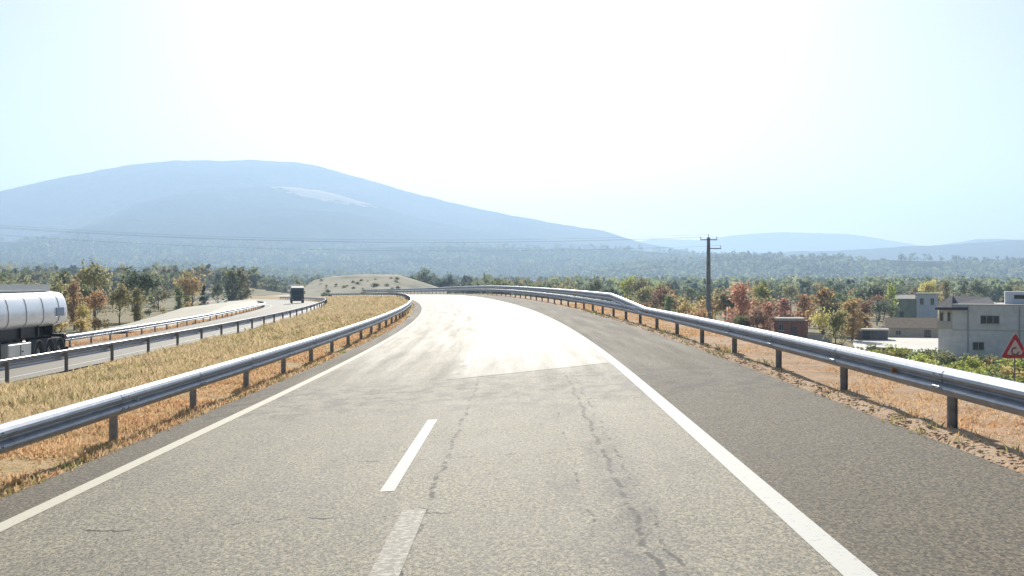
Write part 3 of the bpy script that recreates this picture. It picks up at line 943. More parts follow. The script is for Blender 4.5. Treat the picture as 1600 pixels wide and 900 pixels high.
# low bushes on the slope and the field edge below the right guardrail
def bush_mesh(col, seed):
    r = np.random.default_rng(seed)
    nc = 12; pts = []
    for k in range(nc):
        a = r.uniform(0, 6.283); q = r.uniform(0, .75)
        pts.append(np.array([math.cos(a)*q, math.sin(a)*q, .30+.42*(1-q)*r.uniform(.5, 1.2)]) + r.normal(size=(26, 3))*np.array([.17, .17, .15]))
    p = np.concatenate(pts); p[:, 2] = np.maximum(p[:, 2], .02)
    V, F = leaf_cards(p, .10, r)
    return mesh_data('foliage', V, F, [LEAF[col]])
def stem_mesh(seed):
    r = np.random.default_rng(seed); m = MB()
    for k in range(5):
        a = r.uniform(0, 6.283)
        m.tube((0, 0, -.15), (math.cos(a)*.35, math.sin(a)*.35, .5), .03, .01, 5)
    return mesh_data('stem', m.v, m.f, [M['bark']])
BUSH = {(c, k): bush_mesh(c, 70+k) for c in ('lime', 'green', 'olive', 'gold') for k in range(2)}
STEM = stem_mesh(5)
BL = {'lime': 'bright yellow green low bush in the strip below the right guardrail', 'green': 'green low bush in the strip below the right guardrail',
      'olive': 'olive low bush in the strip below the right guardrail', 'gold': 'orange tinted low bush in the strip below the right guardrail'}
rb = np.random.default_rng(77)
def bush(px, Y, hh, col, label=None, group='bushes below the right guardrail', zz=None):
    x = px2(px, Y); z = float(H(np.array([x]), np.array([Y]))[0]) if zz is None else zz
    r = empty('bush', (x, Y, z), rb.uniform(0, 6.28)); r.scale = (hh*1.15, hh*1.15, hh)
    tag(r, label or BL[col], 'bush', group)
    for nm, me in (('foliage', BUSH[(col, int(rb.integers(2)))]), ('stem', STEM)):
        o = bpy.data.objects.new(nm, me); COL.objects.link(o); o.parent = r
for k in range(170):
    t = rb.random()
    px = 1300+330*t
    Y = rb.uniform(88, 126) if t > .45 else rb.uniform(104, 133)
    Y = min(Y, float(np.interp(px, [1340, 1440, 1640], [134, 129, 108])))-rb.uniform(0, 5)
    if px > 1560 and 66 < Y < 78: continue
    bush(px, Y, rb.uniform(1.0, 1.65), ['lime', 'lime', 'lime', 'green', 'green', 'gold'][int(rb.integers(6))])
for px, Y, hh, col in [(1362, 131, 1.6, 'olive'), (1475, 122, 1.5, 'olive'), (1510, 118, 1.4, 'dark'), (1574, 96, 1.7, 'gold')]:
    bush(px, Y, hh, col if col != 'dark' else 'green')
for k in range(26):
    bush(rb.uniform(1120, 1320), rb.uniform(120, 165), rb.uniform(.9, 1.8), ['green', 'olive', 'olive', 'gold'][int(rb.integers(4))],
         'low roadside bush beyond the right guardrail near the brick shed', 'bushes near the brick shed')
for k in range(30):
    Y = rb.uniform(95, 240); px = rb.uniform(60, 380); x = px2(px, Y)
    if nearest([x], [Y])[1][0] > -36: continue
    bush(px, Y, rb.uniform(.9, 2.0), ['green', 'olive', 'gold', 'olive'][int(rb.integers(4))], 'low bush beyond the far guardrail of the opposite carriageway', 'bushes beyond the far guardrail')
for k in range(52):
    Y = rb.uniform(285, 345); px = rb.uniform(490, 640)
    bush(px, Y, rb.uniform(.6, 1.3), ['green', 'olive'][int(rb.integers(2))], 'low bush on the pale bank beyond the bend', 'bushes on the pale bank', -8.5+12.2*(Y-240)/110*(.55+.45*(Y-240)/110)-.3)

# ------------------------------------------------------------------ yard and buildings on the right
def gz(px, Y): return float(H(np.array([px2(px, Y)]), np.array([Y]))[0])
GZR = -6.8
M['wall'] = plain('grey_render', (.78, .75, .71), .9, 0, 1.2, .12, .2)
M['wall2'] = plain('pale_render', (.60, .54, .46), .9, 0, 1.0, .10, .2)
M['white_wall'] = plain('white_render', (.72, .75, .82), .85, 0, 1.0, .08, .2)
M['wing'] = plain('faded_green_render', (.36, .38, .31), .9, 0, 1.2, .15, .2)
M['brick'] = plain('red_brick', (.36, .16, .13), .9, 0, 2.5, .3, .2)
M['tan'] = plain('tan_roof', (.34, .25, .17), .9, 0, 1.6, .2, .2)
M['grey_purple'] = plain('dark_grey_metal', (.14, .13, .15), .7, .1, 1.0, .2, .4)
M['roof_dark'] = plain('dark_eaves', (.05, .05, .06), .7, 0, 2, .2, .3)
M['roof_slate'] = plain('slate_roof', (.15, .14, .15), .8, 0, 1.6, .2, .3)
M['conc'] = plain('pale_concrete_coping', (.60, .57, .52), .9, 0, 2, .1, .2)
M['glass'] = plain('dark_window_glass', (.03, .034, .04), .15, 0, 2, .2, .5)
M['frame'] = plain('grey_window_frame', (.35, .35, .35), .6, 0, 6, .1, .3)

def flat_sheet(name, corners, mat, z=None, dz=.0, sub=10):
    A, B, C_, D = [np.array(c, float) for c in corners]
    V = []
    for i in range(sub+1):
        for j in range(sub+1):
            a, b = i/sub, j/sub
            p = (A*(1-a)+B*a)*(1-b)+(D*(1-a)+C_*a)*b
            V.append((p[0], p[1], 0))
    V = np.array(V)
    V[:, 2] = (H(V[:, 0], V[:, 1]) if z is None else z) + dz
    F = [(i*(sub+1)+j, (i+1)*(sub+1)+j, (i+1)*(sub+1)+j+1, i*(sub+1)+j+1) for i in range(sub) for j in range(sub)]
    return tag(obj(name, V, F, mat, uv=V[:, :2]), kind='structure')
flat_sheet('yard', [(px2(1338, 140), 140), (px2(1472, 137), 137), (px2(1480, 178), 178), (px2(1330, 178), 178)], M['yard'], None, .10)
flat_sheet('service_road', [(px2(1432, 134.5), 134.5), (px2(1640, 116), 116), (px2(1640, 120.5), 120.5), (px2(1432, 141), 141)], M['yard'], None, .14)

def local(root):  # building frame: x along the facade, y away from the viewer
    return root
def window(parent, x0, x1, z0, z1, y=0.0, mull=1):
    d = .09
    m = MB()
    t = .07
    m.box(x0, x1, y-.035, y+.05, z0, z0+t); m.box(x0, x1, y-.035, y+.05, z1-t, z1)
    m.box(x0, x0+t, y-.033, y+.05, z0+t, z1-t); m.box(x1-t, x1, y-.033, y+.05, z0+t, z1-t)
    for k in range(mull):
        xc = x0+(x1-x0)*(k+1)/(mull+1)
        m.box(xc-.04, xc+.04, y-.033, y+.05, z0+t, z1-t)
    f = m.build('window', M['frame'], parent)
    m = MB(); m.box(x0+t*.5, x1-t*.5, y-.012, y+.04, z0+t*.5, z1-t*.5); m.build('pane', M['glass'], f)
    m = MB(); m.box(x0-.12, x1+.12, y-.14, y+.03, z0-.10, z0-.002); m.build('sill', M['conc'], f)
    return f

# large grey house cut by the right edge of the picture
Yh = 135.0
xh = px2(1466, Yh); gzh = float(H(np.array([xh+6]), np.array([Yh]))[0])
hs = empty('house', (xh, Yh, gzh), R(-22))
tag(hs, 'large grey two storey house with few windows beside the pale yard', 'house')
px_m = Yh/FPX*.94
def hx(px): return (px-1466)*px_m
def hz(py): return CAMZ+(VY-py)/FPX*Yh-gzh
m = MB()
# wall with an open loggia at its left end
m.box(hx(1488), 21, 0, 11, -.5, hz(477))
m.box(0, hx(1488)-.002, 2.2, 11, -.5, hz(484))
m.box(0, hx(1488)-.002, 0, 2.198, -.5, hz(514))          # lower storey below the balcony
m.box(hx(1476), hx(1480), .05, .35, hz(514), hz(484))
m.build('wall', M['wall'], hs)
m = MB()
m.box(-.35, hx(1512), -.45, 11.3, hz(484)+.003, hz(480), bev=.03)
m.build('eaves', M['roof_dark'], hs)
m = MB()
z0 = hz(480)+.004; z1 = hz(463)
m.add([(-.3, .2, z0), (hx(1487), .2, z0), (hx(1487), 11, z0), (-.3, 11, z0), (1.2, 4.0, z1), (hx(1487), 4.0, z1), (hx(1487), 7.5, z1), (1.2, 7.5, z1)],
      [(0, 1, 5, 4), (1, 2, 6, 5), (2, 3, 7, 6), (3, 0, 4, 7), (4, 5, 6, 7), (3, 2, 1, 0)])
zr = hz(475)+.004
m.add([(hx(1487)+.01, 2.5, zr), (hx(1552), 2.5, zr), (hx(1552), 10.5, zr), (hx(1487)+.01, 10.5, zr), (hx(1487)+.01, 5.5, z1), (hx(1545), 5.5, z1-.15)],
      [(0, 1, 5, 4), (1, 2, 5), (2, 3, 4, 5), (3, 0, 4), (3, 2, 1, 0)])
m.build('roof', M['roof_slate'], hs)
m = MB(); m.box(hx(1488)-.03, 21.05, -.06, 11.05, hz(477)+.002, hz(475)); m.build('coping', M['conc'], hs)
m = MB(); m.box(-.1, hx(1487), -.06, .06, hz(514)+.002, hz(511)+.7); m.build('balcony_wall', M['wall2'], hs)
window(hs, hx(1531), hx(1560), hz(505), hz(492), 0, 2)
window(hs, hx(1519), hx(1537), hz(546), hz(533), 0, 1)
window(hs, hx(1467), hx(1473), hz(503), hz(489), 2.2, 0)
m = MB(); m.box(hx(1479), hx(1484), 2.14, 2.25, hz(512), hz(489)); d_ = m.build('door', M['roof_slate'], hs)
m = MB(); m.box(hx(1479)+.06, hx(1479)+.12, 2.08, 2.139, hz(512)+1.0, hz(512)+1.14); m.build('handle', M['frame'], d_)
m = MB(); m.tube((hx(1512), -.07, .1), (hx(1512), -.07, hz(478)), .06, None, 8); m.build('downpipe', M['frame'], hs)
m = MB(); m.tube((hx(1590), -.07, .1), (hx(1590), -.07, hz(478)), .06, None, 8); m.build('downpipe', M['frame'], hs)
m = MB(); m.box(hx(1488), 21.0, -.045, -.002, hz(516), hz(514)); m.build('string_course', M['conc'], hs)
m = MB(); m.tube((hx(1556), 5, hz(475)), (hx(1556), 5, hz(450)), .035, .02, 6)
for k in range(4): m.tube((hx(1556)-.5+.05*k, 5, hz(452)-.16*k), (hx(1556)+.5-.05*k, 5, hz(452)-.16*k), .015, None, 5)
m.build('aerial', M['frame'], hs)
# roof room
xr = px2(1569, 141)-xh
rr = MB(); rr.box(hx(1569), 16, 4, 9, hz(475)+.003, hz(456), bev=.03); ro = rr.build('roof_room', M['white_wall'], hs)
m = MB(); m.box(hx(1583), hx(1600), 3.97, 4.05, hz(467), hz(461)); m.build('window', M['glass'], ro)

# white two storey house with a low wing behind the sheds
Yw = 255.0; xw = px2(1432, Yw); gw = float(H(np.array([xw]), np.array([Yw]))[0])
wh = empty('house', (xw, Yw, gw), R(-20)); tag(wh, 'white house with pale low wing behind the tan roofed shed', 'house')
pm = Yw/FPX
def wz(py): return CAMZ+(VY-py)/FPX*Yw-gw
m = MB(); m.box(0, 31*pm, 0, 8, -.5, wz(460)); m.build('wall', M['white_wall'], wh)
m = MB(); m.box(-32*pm, -.003, .6, 7, -.5, wz(467)); m.build('wing', M['wing'], wh)
m = MB(); m.box(-.3, 31*pm+.3, -.3, 8.3, wz(460)+.003, wz(458)); m.add([(-32*pm-.4, .2, wz(467)+.004), (-.32, .2, wz(467)+.004), (-.32, 7.3, wz(467)+.004), (-32*pm-.4, 7.3, wz(467)+.004), (-32*pm, 3.6, wz(461)), (-.32, 3.6, wz(461))],
    [(0, 1, 5, 4), (2, 3, 4, 5), (1, 2, 5), (3, 0, 4), (3, 2, 1, 0)])
m.build('roof', M['conc'], wh)
for a in (.7, 2.9): 
    window(wh, a, a+.8, wz(476), wz(466), 0, 1)
m = MB(); m.box(-3.6, -2.7, .54, .64, 0, 2.05); d_ = m.build('door', M['roof_slate'], wh)
m = MB(); m.box(-3.5, -3.44, .48, .537, .98, 1.12); m.build('handle', M['frame'], d_)

# long low shed with tan roof
Yl = 181.0; xl = px2(1387, Yl); gl = float(H(np.array([xl]), np.array([Yl]))[0])
sh_ = empty('shed', (xl, Yl, gl), R(-15)); tag(sh_, 'long low shed with tan sloping roof and dark doorway beside the pale yard', 'shed')
pm = Yl/FPX
def lz(py): return CAMZ+(VY-py)/FPX*Yl-gl
m = MB(); m.box(0, 78*pm, 0, 7, -.5, lz(512)); m.build('wall', M['wall2'], sh_)
m = MB(); e = 78*pm
m.add([(-.4, -.5, lz(512)+.004), (e+.4, -.5, lz(512)+.004), (e+.4, 7.5, lz(512)+.004), (-.4, 7.5, lz(512)+.004), (-.4, 3.5, lz(497)), (e+.4, 3.5, lz(497))],
      [(0, 1, 5, 4), (2, 3, 4, 5), (1, 2, 5), (3, 0, 4), (3, 2, 1, 0)])
m.build('roof', M['tan'], sh_)
m = MB(); m.box(54*pm, 64*pm, -.06, .05, 0, lz(515)); d_ = m.build('door', M['glass'], sh_)
m = MB(); m.box(55*pm, 55*pm+.06, -.12, -.062, .95, 1.15); m.build('handle', M['frame'], d_)
window(sh_, 12*pm, 20*pm, lz(523), lz(516), 0, 1)
# low grey container-like shed
xg = px2(1335, 172); gg = float(H(np.array([xg]), np.array([172.]))[0]); pm = 172/FPX
gs = empty('shed', (xg, 172, gg), R(-15)); tag(gs, 'low flat purple grey shed left of the tan roofed one', 'shed')
def qz(py): return CAMZ+(VY-py)/FPX*172-gg
m = MB(); m.box(0, 50*pm, 0, 4, -.4, qz(516))
for k in range(14): m.box(.12+k*.33, .24+k*.33, -.04, -.003, .15, qz(516)-.1)
m.build('wall', M['grey_purple'], gs)
m = MB(); m.box(-.2, 50*pm+.2, -.2, 4.2, qz(516)+.003, qz(514)); m.build('roof', M['conc'], gs)
m = MB(); m.box(1.2, 2.2, -.09, -.045, 0, 1.6); d_ = m.build('door', M['roof_dark'], gs)
m = MB(); m.box(1.28, 1.34, -.14, -.093, .8, .94); m.build('handle', M['frame'], d_)
# brick shed with white flat roof
Yb = 172.0; xb = px2(1209, Yb); gb = float(H(np.array([xb]), np.array([Yb]))[0]); pm = Yb/FPX
bs = empty('shed', (xb, Yb, gb), R(-12)); tag(bs, 'small red brick shed with white flat roof below the highway', 'shed')
def bz(py): return CAMZ+(VY-py)/FPX*Yb-gb
m = MB(); m.box(0, 52*pm, 0, 4.5, -.4, bz(501)); m.build('wall', M['brick'], bs)
m = MB(); m.box(-.25, 47*pm, -.3, 4.8, bz(501)+.003, bz(497), bev=.03); m.build('roof', M['conc'], bs)
window(bs, 8*pm, 15*pm, bz(516), bz(506), 0, 1)
m = MB(); m.box(26*pm, 35*pm, -.05, .04, 0, 2.05); d_ = m.build('door', M['grey_purple'], bs)
m = MB(); m.box(27*pm, 27*pm+.06, -.11, -.053, .98, 1.1); m.build('handle', M['frame'], d_)

# low boundary walls of the yard
def low_wall(a, b, h, mat, label):
    d = np.array(b)-np.array(a); L = float(np.linalg.norm(d)); z = float(H(np.array([a[0]]), np.array([a[1]]))[0])
    r = empty('boundary_wall', (a[0], a[1], z), math.atan2(d[1], d[0])); tag(r, label, 'wall')
    m = MB(); m.box(0, L, -.1, .1, -.4, h); m.build('masonry', mat, r)
    m = MB(); m.box(-.04, L+.04, -.14, .14, h+.002, h+.07); m.build('coping', M['conc'], r)
low_wall((px2(1355, 141), 141), (px2(1425, 136), 136), .8, M['brick'], 'low brownish boundary wall along the front of the pale yard')
low_wall((px2(1262, 168), 168), (px2(1300, 166), 166), 1.0, M['wall2'], 'low grey boundary wall between the brick shed and the olive tree')

# ------------------------------------------------------------------ utility pole and its wires
M['pole'] = plain('weathered_concrete_pole', (.24, .25, .25), .9, 0, 1.5, .2, .2)
M['wire'] = plain('dark_wire', (.05, .05, .055), .6, .3, 1, .1, .3)
M['ins'] = plain('brown_insulator', (.10, .07, .05), .3, 0, 5, .2, .5)
def utility_pole(x, y, top_z, rz, label):
    z = float(H(np.array([x]), np.array([y]))[0]); h = top_z-z
    r = empty('utility_pole', (x, y, z), rz); tag(r, label, 'utility pole', 'poles of the power line')
    m = MB()
    m.loft([[(-w_, -w_*.8, q_), (w_, -w_*.8, q_), (w_, w_*.8, q_), (-w_, w_*.8, q_)] for q_, w_ in ((-.6, .38), (h*.3, .33), (h*.7, .27), (h, .21))])
    m.build('shaft', M['pole'], r)
    tips = []
    for dz, x0, x1, n in ((-.35, -1.25, 1.25, 3), (-1.65, -.2, 1.85, 1)):
        m = MB(); m.box(x0, x1, -.26, -.175, h+dz-.07, h+dz+.07, bev=.01)
        a = m.build('crossarm', M['pole'], r)
        for xx in ((x0+.08, x1-.08) if n == 3 else (x1-.1,)):
            m = MB()
            m.tube((xx, -.215, h+dz+.068), (xx, -.215, h+dz+.2), .025, .025, 8)
            for k in range(3): m.tube((xx, -.215, h+dz+.2+k*.09), (xx, -.215, h+dz+.26+k*.09), .10, .045, 10)
            m.build('insulator', M['ins'], a); tips.append((xx, -.215, h+dz+.44))
    m = MB(); m.tube((0, 0, h-.02), (0, 0, h+.3), .03, .03, 8)
    for k in range(3): m.tube((0, 0, h+.2+k*.09), (0, 0, h+.26+k*.09), .10, .045, 10)
    m.build('insulator', M['ins'], r); tips.append((0, 0, h+.46))
    c, s = math.cos(rz), math.sin(rz)
    return [(x+a*c-b*s, y+a*s+b*c, z+d) for a, b, d in tips]
Yp = 170.0
T1 = utility_pole(px2(1107, Yp), Yp, CAMZ+(VY-371)/FPX*Yp, R(0), 'tall dark utility pole with two crossarms right of the road')
T2 = utility_pole(-118.0, 188.0, 13.6, R(5), 'utility pole of the power line standing off to the left')
for k, lab in enumerate(('left wire on the upper crossarm of the power line', 'right wire on the upper crossarm of the power line', 'wire on the lower crossarm of the power line', 'wire on top of the poles of the power line')):
    a, b = np.array(T1[k]), np.array(T2[k]); m = MB(); N = 40; prev = None
    for i in range(N+1):
        t = i/N; p = a*(1-t)+b*t; p[2] -= 4*2.6*t*(1-t)
        if prev is not None: m.tube(prev, p, .010, None, 5, cap=i in (1, N))
        prev = p
    tag(m.build('power_line', M['wire']), lab+' above the valley', 'power line', 'wires of the power line')

# ------------------------------------------------------------------ warning signs below the right guardrail
M['sign_red'] = plain('red_sign_paint', (.42, .03, .05), .5, 0, 3, .15, .4)
M['sign_white'] = plain('white_sign_face', (.62, .60, .60), .5, 0, 3, .06, .4)
M['sign_grey'] = plain('grey_sign_symbol', (.16, .16, .17), .5, 0, 3, .1, .4)
M['galv'] = plain('galvanised_tube', (.25, .25, .27), .5, .5, 3, .15, .5)
def tri(r0, y, z0, n=5, up=True):
    """rounded triangle outline, radius r0 from its centre"""
    V = []
    rc = r0*.10
    for k in range(3):
        a = math.pi/2+k*2*math.pi/3
        c = np.array([math.cos(a), math.sin(a)])*(r0-2*rc)
        for i in range(n):
            b = a-math.pi/3+2*math.pi/3*i/(n-1)
            V.append((c[0]+rc*math.cos(b)*1.0, y, z0+c[1]+rc*math.sin(b)))
    return V
def warning_sign(px, Y, label, side=1.75, zc=None):
    x = px2(px, Y); z = float(H(np.array([x]), np.array([Y]))[0])
    r = empty('warning_sign', (x, Y, z), R(3)); tag(r, label, 'sign', 'triangular warning signs')
    r0 = side/math.sqrt(3)*1.06
    zb = zc-z
    m = MB(); m.tube((0, .05, -.5), (0, .05, zb+r0*.8), .045, .045, 10); m.build('post', M['galv'], r)
    def plate(nm, rad, y0, y1, mat, parent):
        m = MB(); m.loft([tri(rad, y0, zb), tri(rad, y1, zb)]); return m.build(nm, mat, parent)
    p = plate('panel', r0, .003, -.02, M['sign_red'], r)
    plate('face', r0*.60, -.0205, -.026, M['sign_white'], p)
    # curved arrow ring, open at the top right
    m = MB(); R1, R2 = r0*.25, r0*.145; N = 26
    ring = []
    for i in range(N+1):
        a = R(70)+R(285)*i/N
        ring.append([(math.cos(a)*R2, -.0275, zb-.1*r0+math.sin(a)*R2), (math.cos(a)*R1, -.0275, zb-.1*r0+math.sin(a)*R1),
                     (math.cos(a)*R1, -.031, zb-.1*r0+math.sin(a)*R1), (math.cos(a)*R2, -.031, zb-.1*r0+math.sin(a)*R2)])
    m.loft(ring); m.build('symbol', M['sign_grey'], p)
warning_sign(1586, 72.0, 'red bordered triangular warning sign with ring symbol in front of the grey house', 1.75, CAMZ+(VY-546)/FPX*72)
warning_sign(1617, 70.0, 'second triangular warning sign cut by the picture edge', 1.75, CAMZ+(VY-543)/FPX*70)

# ------------------------------------------------------------------ vehicles on the opposite carriageway
M['tank'] = plain('polished_tank_shell', (.84, .86, .90), .30, .3, .8, .05, .6)
M['white_paint'] = plain('white_vehicle_paint', (.70, .71, .70), .35, 0, .6, .06, .5)
M['chassis'] = plain('dark_chassis', (.035, .037, .045), .6, .2, 2, .2, .4)
M['tyre'] = plain('tyre_rubber', (.02, .02, .022), .85, 0, 6, .2, .3)
M['rim'] = plain('steel_rim', (.30, .30, .32), .4, .6, 6, .15, .5)
M['mud'] = plain('grey_mudguard', (.16, .165, .18), .5, .1, 3, .15, .4)
M['lamp_red'] = plain('red_tail_lamp', (.35, .02, .02), .3, 0, 8, .1, .5)
M['decal'] = plain('blue_grey_marking', (.30, .38, .52), .5, 0, 5, .1, .4)
M['cab'] = plain('cab_paint_white', (.62, .63, .64), .35, 0, .6, .06, .5)
M['shaded_cab'] = plain('shade_dark_cab', (.07, .085, .10), .5, .1, 1.2, .25, .4)  # shade on the front facing away from the sun, put into the cab colour

def wheel(parent, x, y, z, out, rad=.50, wid=.32):
    """tyre with a rim and hub; axis along y, out=+1/-1 the outer side"""
    m = MB(); n = 24
    pr = [(-.5, .78), (-.5, .93), (-.42, 1.0), (.42, 1.0), (.5, .93), (.5, .78), (.5, .60), (-.5, .60)]
    rings = []
    for i in range(n):
        a = 2*math.pi*i/n
        rings.append([(math.cos(a)*rad*q, wid*p, math.sin(a)*rad*q) for p, q in pr])
    rings.append(rings[0]); m.loft(rings, cap=False)
    t = m.build('wheel', M['tyre'], parent, smooth=False); t.location = (x, y, z)
    m = MB(); yo = out*wid*.5
    m.tube((0, -out*wid*.3, 0), (0, yo*.62, 0), rad*.60, rad*.60, 24)
    m.tube((0, yo*.62, 0), (0, yo*.95, 0), rad*.24, rad*.20, 16)
    for k in range(8):
        a = k*math.pi/4
        m.tube((math.cos(a)*rad*.4, yo*.62, math.sin(a)*rad*.4), (math.cos(a)*rad*.4, yo*.78, math.sin(a)*rad*.4), rad*.045, None, 6)
    m.build('rim', M['rim'], t)
    return t

def arch(m, x, y0, y1, z, rad, t=.025, a0=15, a1=165, mi=0):
    rings = []
    for i in range(13):
        a = R(a0+(a1-a0)*i/12); c, s = math.cos(a), math.sin(a)
        rings.append([(x+c*rad, y0, z+s*rad), (x+c*(rad+t), y0, z+s*(rad+t)), (x+c*(rad+t), y1, z+s*(rad+t)), (x+c*rad, y1, z+s*rad)])
    m.loft(rings)

def tanker(s_rear, u_near):
    """local frame: x runs from the rear (0) to the front, y from the near side (0) to the far side"""
    x, y, th, zc, b = (float(q) for q in at_path(s_rear))
    gx_, gy_ = x+u_near*math.cos(th), y+u_near*math.sin(th)
    gz_ = zc+float(prof(u_near-1.2))
    r = empty('tanker_truck', (gx_, gy_, gz_), th-math.pi/2)          # +x of the truck towards the viewer
    r.rotation_euler = (R(0), 0, th-math.pi/2)
    tag(r, 'white and silver tanker truck on the opposite carriageway, cut by the left edge', 'truck')
    # in this frame +x points back along the road, +y to the left... near side of the carriageway is y = 0, body at negative y
    L = 11.2; W = 2.5
    yc = -W/2
    m = MB(); N = 28
    def ell(xx, ky, kz, dz=0.0):
        hw = [(1.65, .55), (1.70, .82), (1.80, 1.06), (1.95, 1.19), (2.15, 1.23), (2.45, 1.22), (2.75, 1.18), (3.0, 1.10), (3.18, .97), (3.28, .78), (3.33, .45)]
        q = [(xx, yc+w_*ky, 2.48+(z_-2.48)*kz+dz) for z_, w_ in hw] + [(xx, yc-w_*ky, 2.48+(z_-2.48)*kz+dz) for z_, w_ in hw[::-1]]
        return q
    m.loft([ell(.0, .88, .84), ell(.06, .94, .92), ell(.22, .985, .98), ell(.5, 1, 1), ell(3.4, 1, 1), ell(7.2, 1, 1), ell(10.6, 1, 1), ell(10.95, .95, .93), ell(11.15, .8, .75), ell(L, .55, .5)])
    tk = m.build('tank', M['tank'], r, smooth=True)
    for xx in (1.3, 3.3, 5.3, 7.3, 9.3):
        m = MB(); m.loft([ell(xx, 1.012, 1.012), ell(xx+.07, 1.012, 1.012)]); m.build('band', M['rim'], tk)
    m = MB(); m.box(.75, 1.75, .005-.03, .012, 2.15, 2.55); m.build('marking', M['decal'], tk)
    # top walkway with rail
    m = MB(); m.box(1.1, 10.2, yc-.70, yc+.70, 3.335, 3.40)
    m.box(1.1, 10.2, yc+.67, yc+.71, 3.41, 3.66); m.box(1.1, 10.2, yc-.71, yc-.67, 3.41, 3.66)
    for k in range(5): m.tube((2.4+k*1.9, yc, 3.40), (2.4+k*1.9, yc, 3.60), .27, .25, 16)
    m.build('walkway', M['white_paint'], r)
    m = MB(); m.box(.5, 10.9, yc-.5, yc-.3, 1.15, 1.60); m.box(.5, 10.9, yc+.3, yc+.5, 1.15, 1.60)
    for xx in (1.2, 3.0, 5.0, 7.5, 10): m.box(xx, xx+.15, yc-.9, yc+.9, 1.25, 1.72)
    m.box(.15, .5, -W+.1, -.1, .95, 1.25, bev=.02); m.box(3.2, 9.6, -.55, -.45, 1.25, 1.75); m.box(3.2, 9.6, -W+.45, -W+.55, 1.25, 1.75)
    m.build('chassis', M['chassis'], r)
    m = MB(); m.box(-.02, .06, -W+.06, -.06, .45, .60, bev=.015); m.box(.06, .5, -.7, -.55, .5, 1.0); m.box(.06, .5, -W+.55, -W+.7, .5, 1.0); m.build('rear_bumper', M['chassis'], r)
    for yy in (-.5, -W+.12):
        m = MB(); m.box(-.02, .05, yy, yy+.38, .98, 1.14, bev=.02); m.build('tail_lamp', M['lamp_red'], r)
    for xx in (1.25, 2.56, 3.87):
        wheel(r, xx, -.19, .50, 1); wheel(r, xx, -W+.19, .50, -1)
    for yy0, yy1 in ((-.40, .0), (-W, -W+.40)):
        m = MB()
        for xx in (1.25, 2.56, 3.87): arch(m, xx, yy0, yy1, .5, .60, .03, 5, 175)
        m.build('mudguard', M['mud'], r)
    m = MB(); m.box(.50, .54, -.42, -.02, .25, .98); m.box(.50, .54, -W+.02, -W+.42, .25, .98); m.build('mudflap', M['chassis'], r)
    m = MB(); m.box(4.75, 7.3, -.62, -.04, .38, 1.08, bev=.04); bx = m.build('side_locker', M['white_paint'], r)
    m = MB(); m.box(5.95, 6.0, -.045, -.028, .42, 1.04); m.box(5.7, 5.85, -.04, -.015, .68, .74); m.build('latch', M['chassis'], bx)
    m = MB(); m.box(7.5, 7.62, -.4, -.28, .1, 1.2); m.build('landing_leg', M['chassis'], r)
    m = MB(); m.tube((8.0, -.25, 1.55), (10.6, -.25, 1.55), .11, None, 12); m.build('hose_tube', M['rim'], r)
    # tractor unit in front
    m = MB(); m.box(8.6, 14.6, yc-.45, yc+.45, .75, 1.10); m.build('tractor_frame', M['chassis'], r)
    m = MB()
    pro = [(12.3, .85), (14.45, .55), (14.62, .75), (14.62, 1.75), (14.35, 2.75), (13.9, 3.45), (12.6, 3.6), (12.3, 3.3)]
    m.loft([[(a, -W+.02, c) for a, c in pro], [(a, -.02, c) for a, c in pro]]); cb = m.build('cab', M['cab'], r)
    m = MB(); m.add([(14.63, -W+.2, 1.85), (14.63, -.2, 1.85), (14.37, -.3, 2.75), (14.37, -W+.3, 2.75)], [(0, 1, 2, 3)]); m.build('windscreen', M['glass'], cb)
    m = MB(); m.box(13.1, 14.2, -.021, -.008, 1.9, 2.7); m.build('side_window', M['glass'], cb)
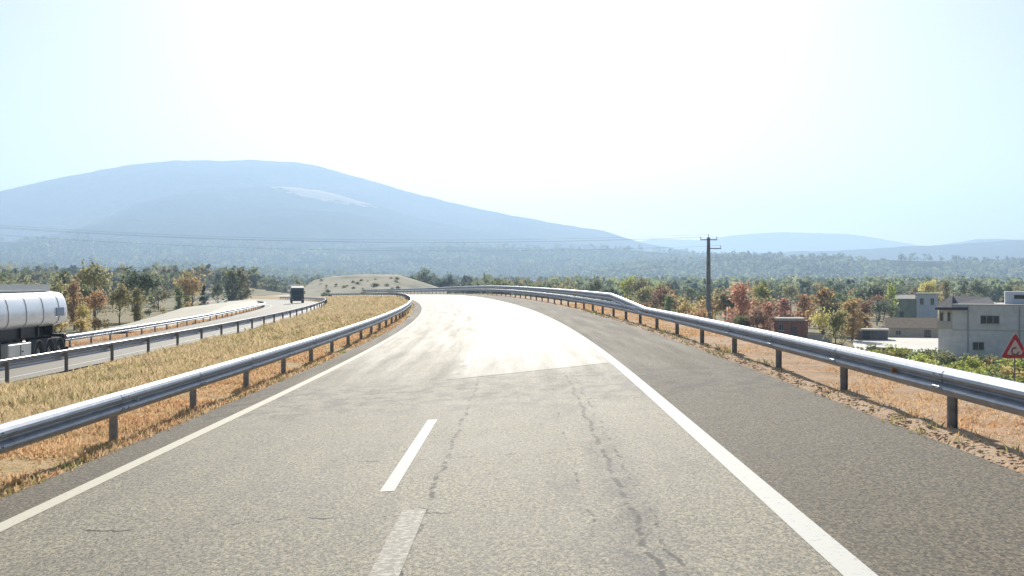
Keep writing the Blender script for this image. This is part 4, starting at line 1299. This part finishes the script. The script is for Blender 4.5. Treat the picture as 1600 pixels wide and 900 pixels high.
    m = MB(); m.box(13.0, 13.03, -.018, -.005, .95, 2.8); m.box(13.1, 13.3, -.018, .015, 1.6, 1.66); m.build('door', M['chassis'], cb)
    for yy in (-.55, -W+.2):
        m = MB(); m.box(14.55, 14.66, yy, yy+.35, .85, 1.05, bev=.02); m.build('headlight', M['sign_white'], cb)
    for xx in (9.6, 13.4):
        wheel(r, xx, -.19, .5, 1); wheel(r, xx, -W+.19, .5, -1)
    return r
tanker(57.6, -21.6)

def box_truck(s, u):
    x, y, th, zc, b = (float(q) for q in at_path(s))
    r = empty('lorry', (x+u*math.cos(th), y+u*math.sin(th), zc+float(prof(u))), th-math.pi/2)
    tag(r, 'small dark lorry coming round the far bend of the opposite carriageway', 'truck')
    W = 2.5; yc = 0
    m = MB(); m.box(-8.2, -1.9, -1.27, 1.27, .95, 3.5, bev=.05); m.build('cargo_box', M['white_paint'], r)
    m = MB(); m.box(-8.0, .0, -.5, .5, .6, .93); m.build('chassis', M['chassis'], r)
    pro = [(-1.8, .55), (.15, .45), (.3, .6), (.3, 1.6), (.08, 2.5), (-.3, 3.0), (-1.6, 3.35), (-1.8, 3.2)]
    m = MB(); m.loft([[(a, -1.2, c) for a, c in pro], [(a, 1.2, c) for a, c in pro]]); cb = m.build('cab', M['shaded_cab'], r)
    m = MB(); m.add([(.303, -1.08, 1.65), (.303, 1.08, 1.65), (.092, 1.02, 2.46), (.092, -1.02, 2.46)], [(0, 1, 2, 3)]); m.build('windscreen', M['glass'], cb)
    m = MB(); 
    for k in range(4): m.box(.30, .325, -.7, .7, .8+k*.16, .88+k*.16)
    m.build('grille', M['chassis'], cb)
    for yy in (-1.1, .75):
        m = MB(); m.box(.28, .34, yy, yy+.35, .65, .82, bev=.02); m.build('headlight', M['sign_white'], cb)
    for yy in (-1.42, 1.26):
        m = MB(); m.box(.05, .2, yy, yy+.16, 1.8, 2.4, bev=.03); m.build('mirror', M['chassis'], cb)
    for xx in (-.7, -6.2):
        wheel(r, xx, 1.08, .48, 1, .48, .30); wheel(r, xx, -1.08, .48, -1, .48, .30)
    return r
box_truck(228, -20.6)
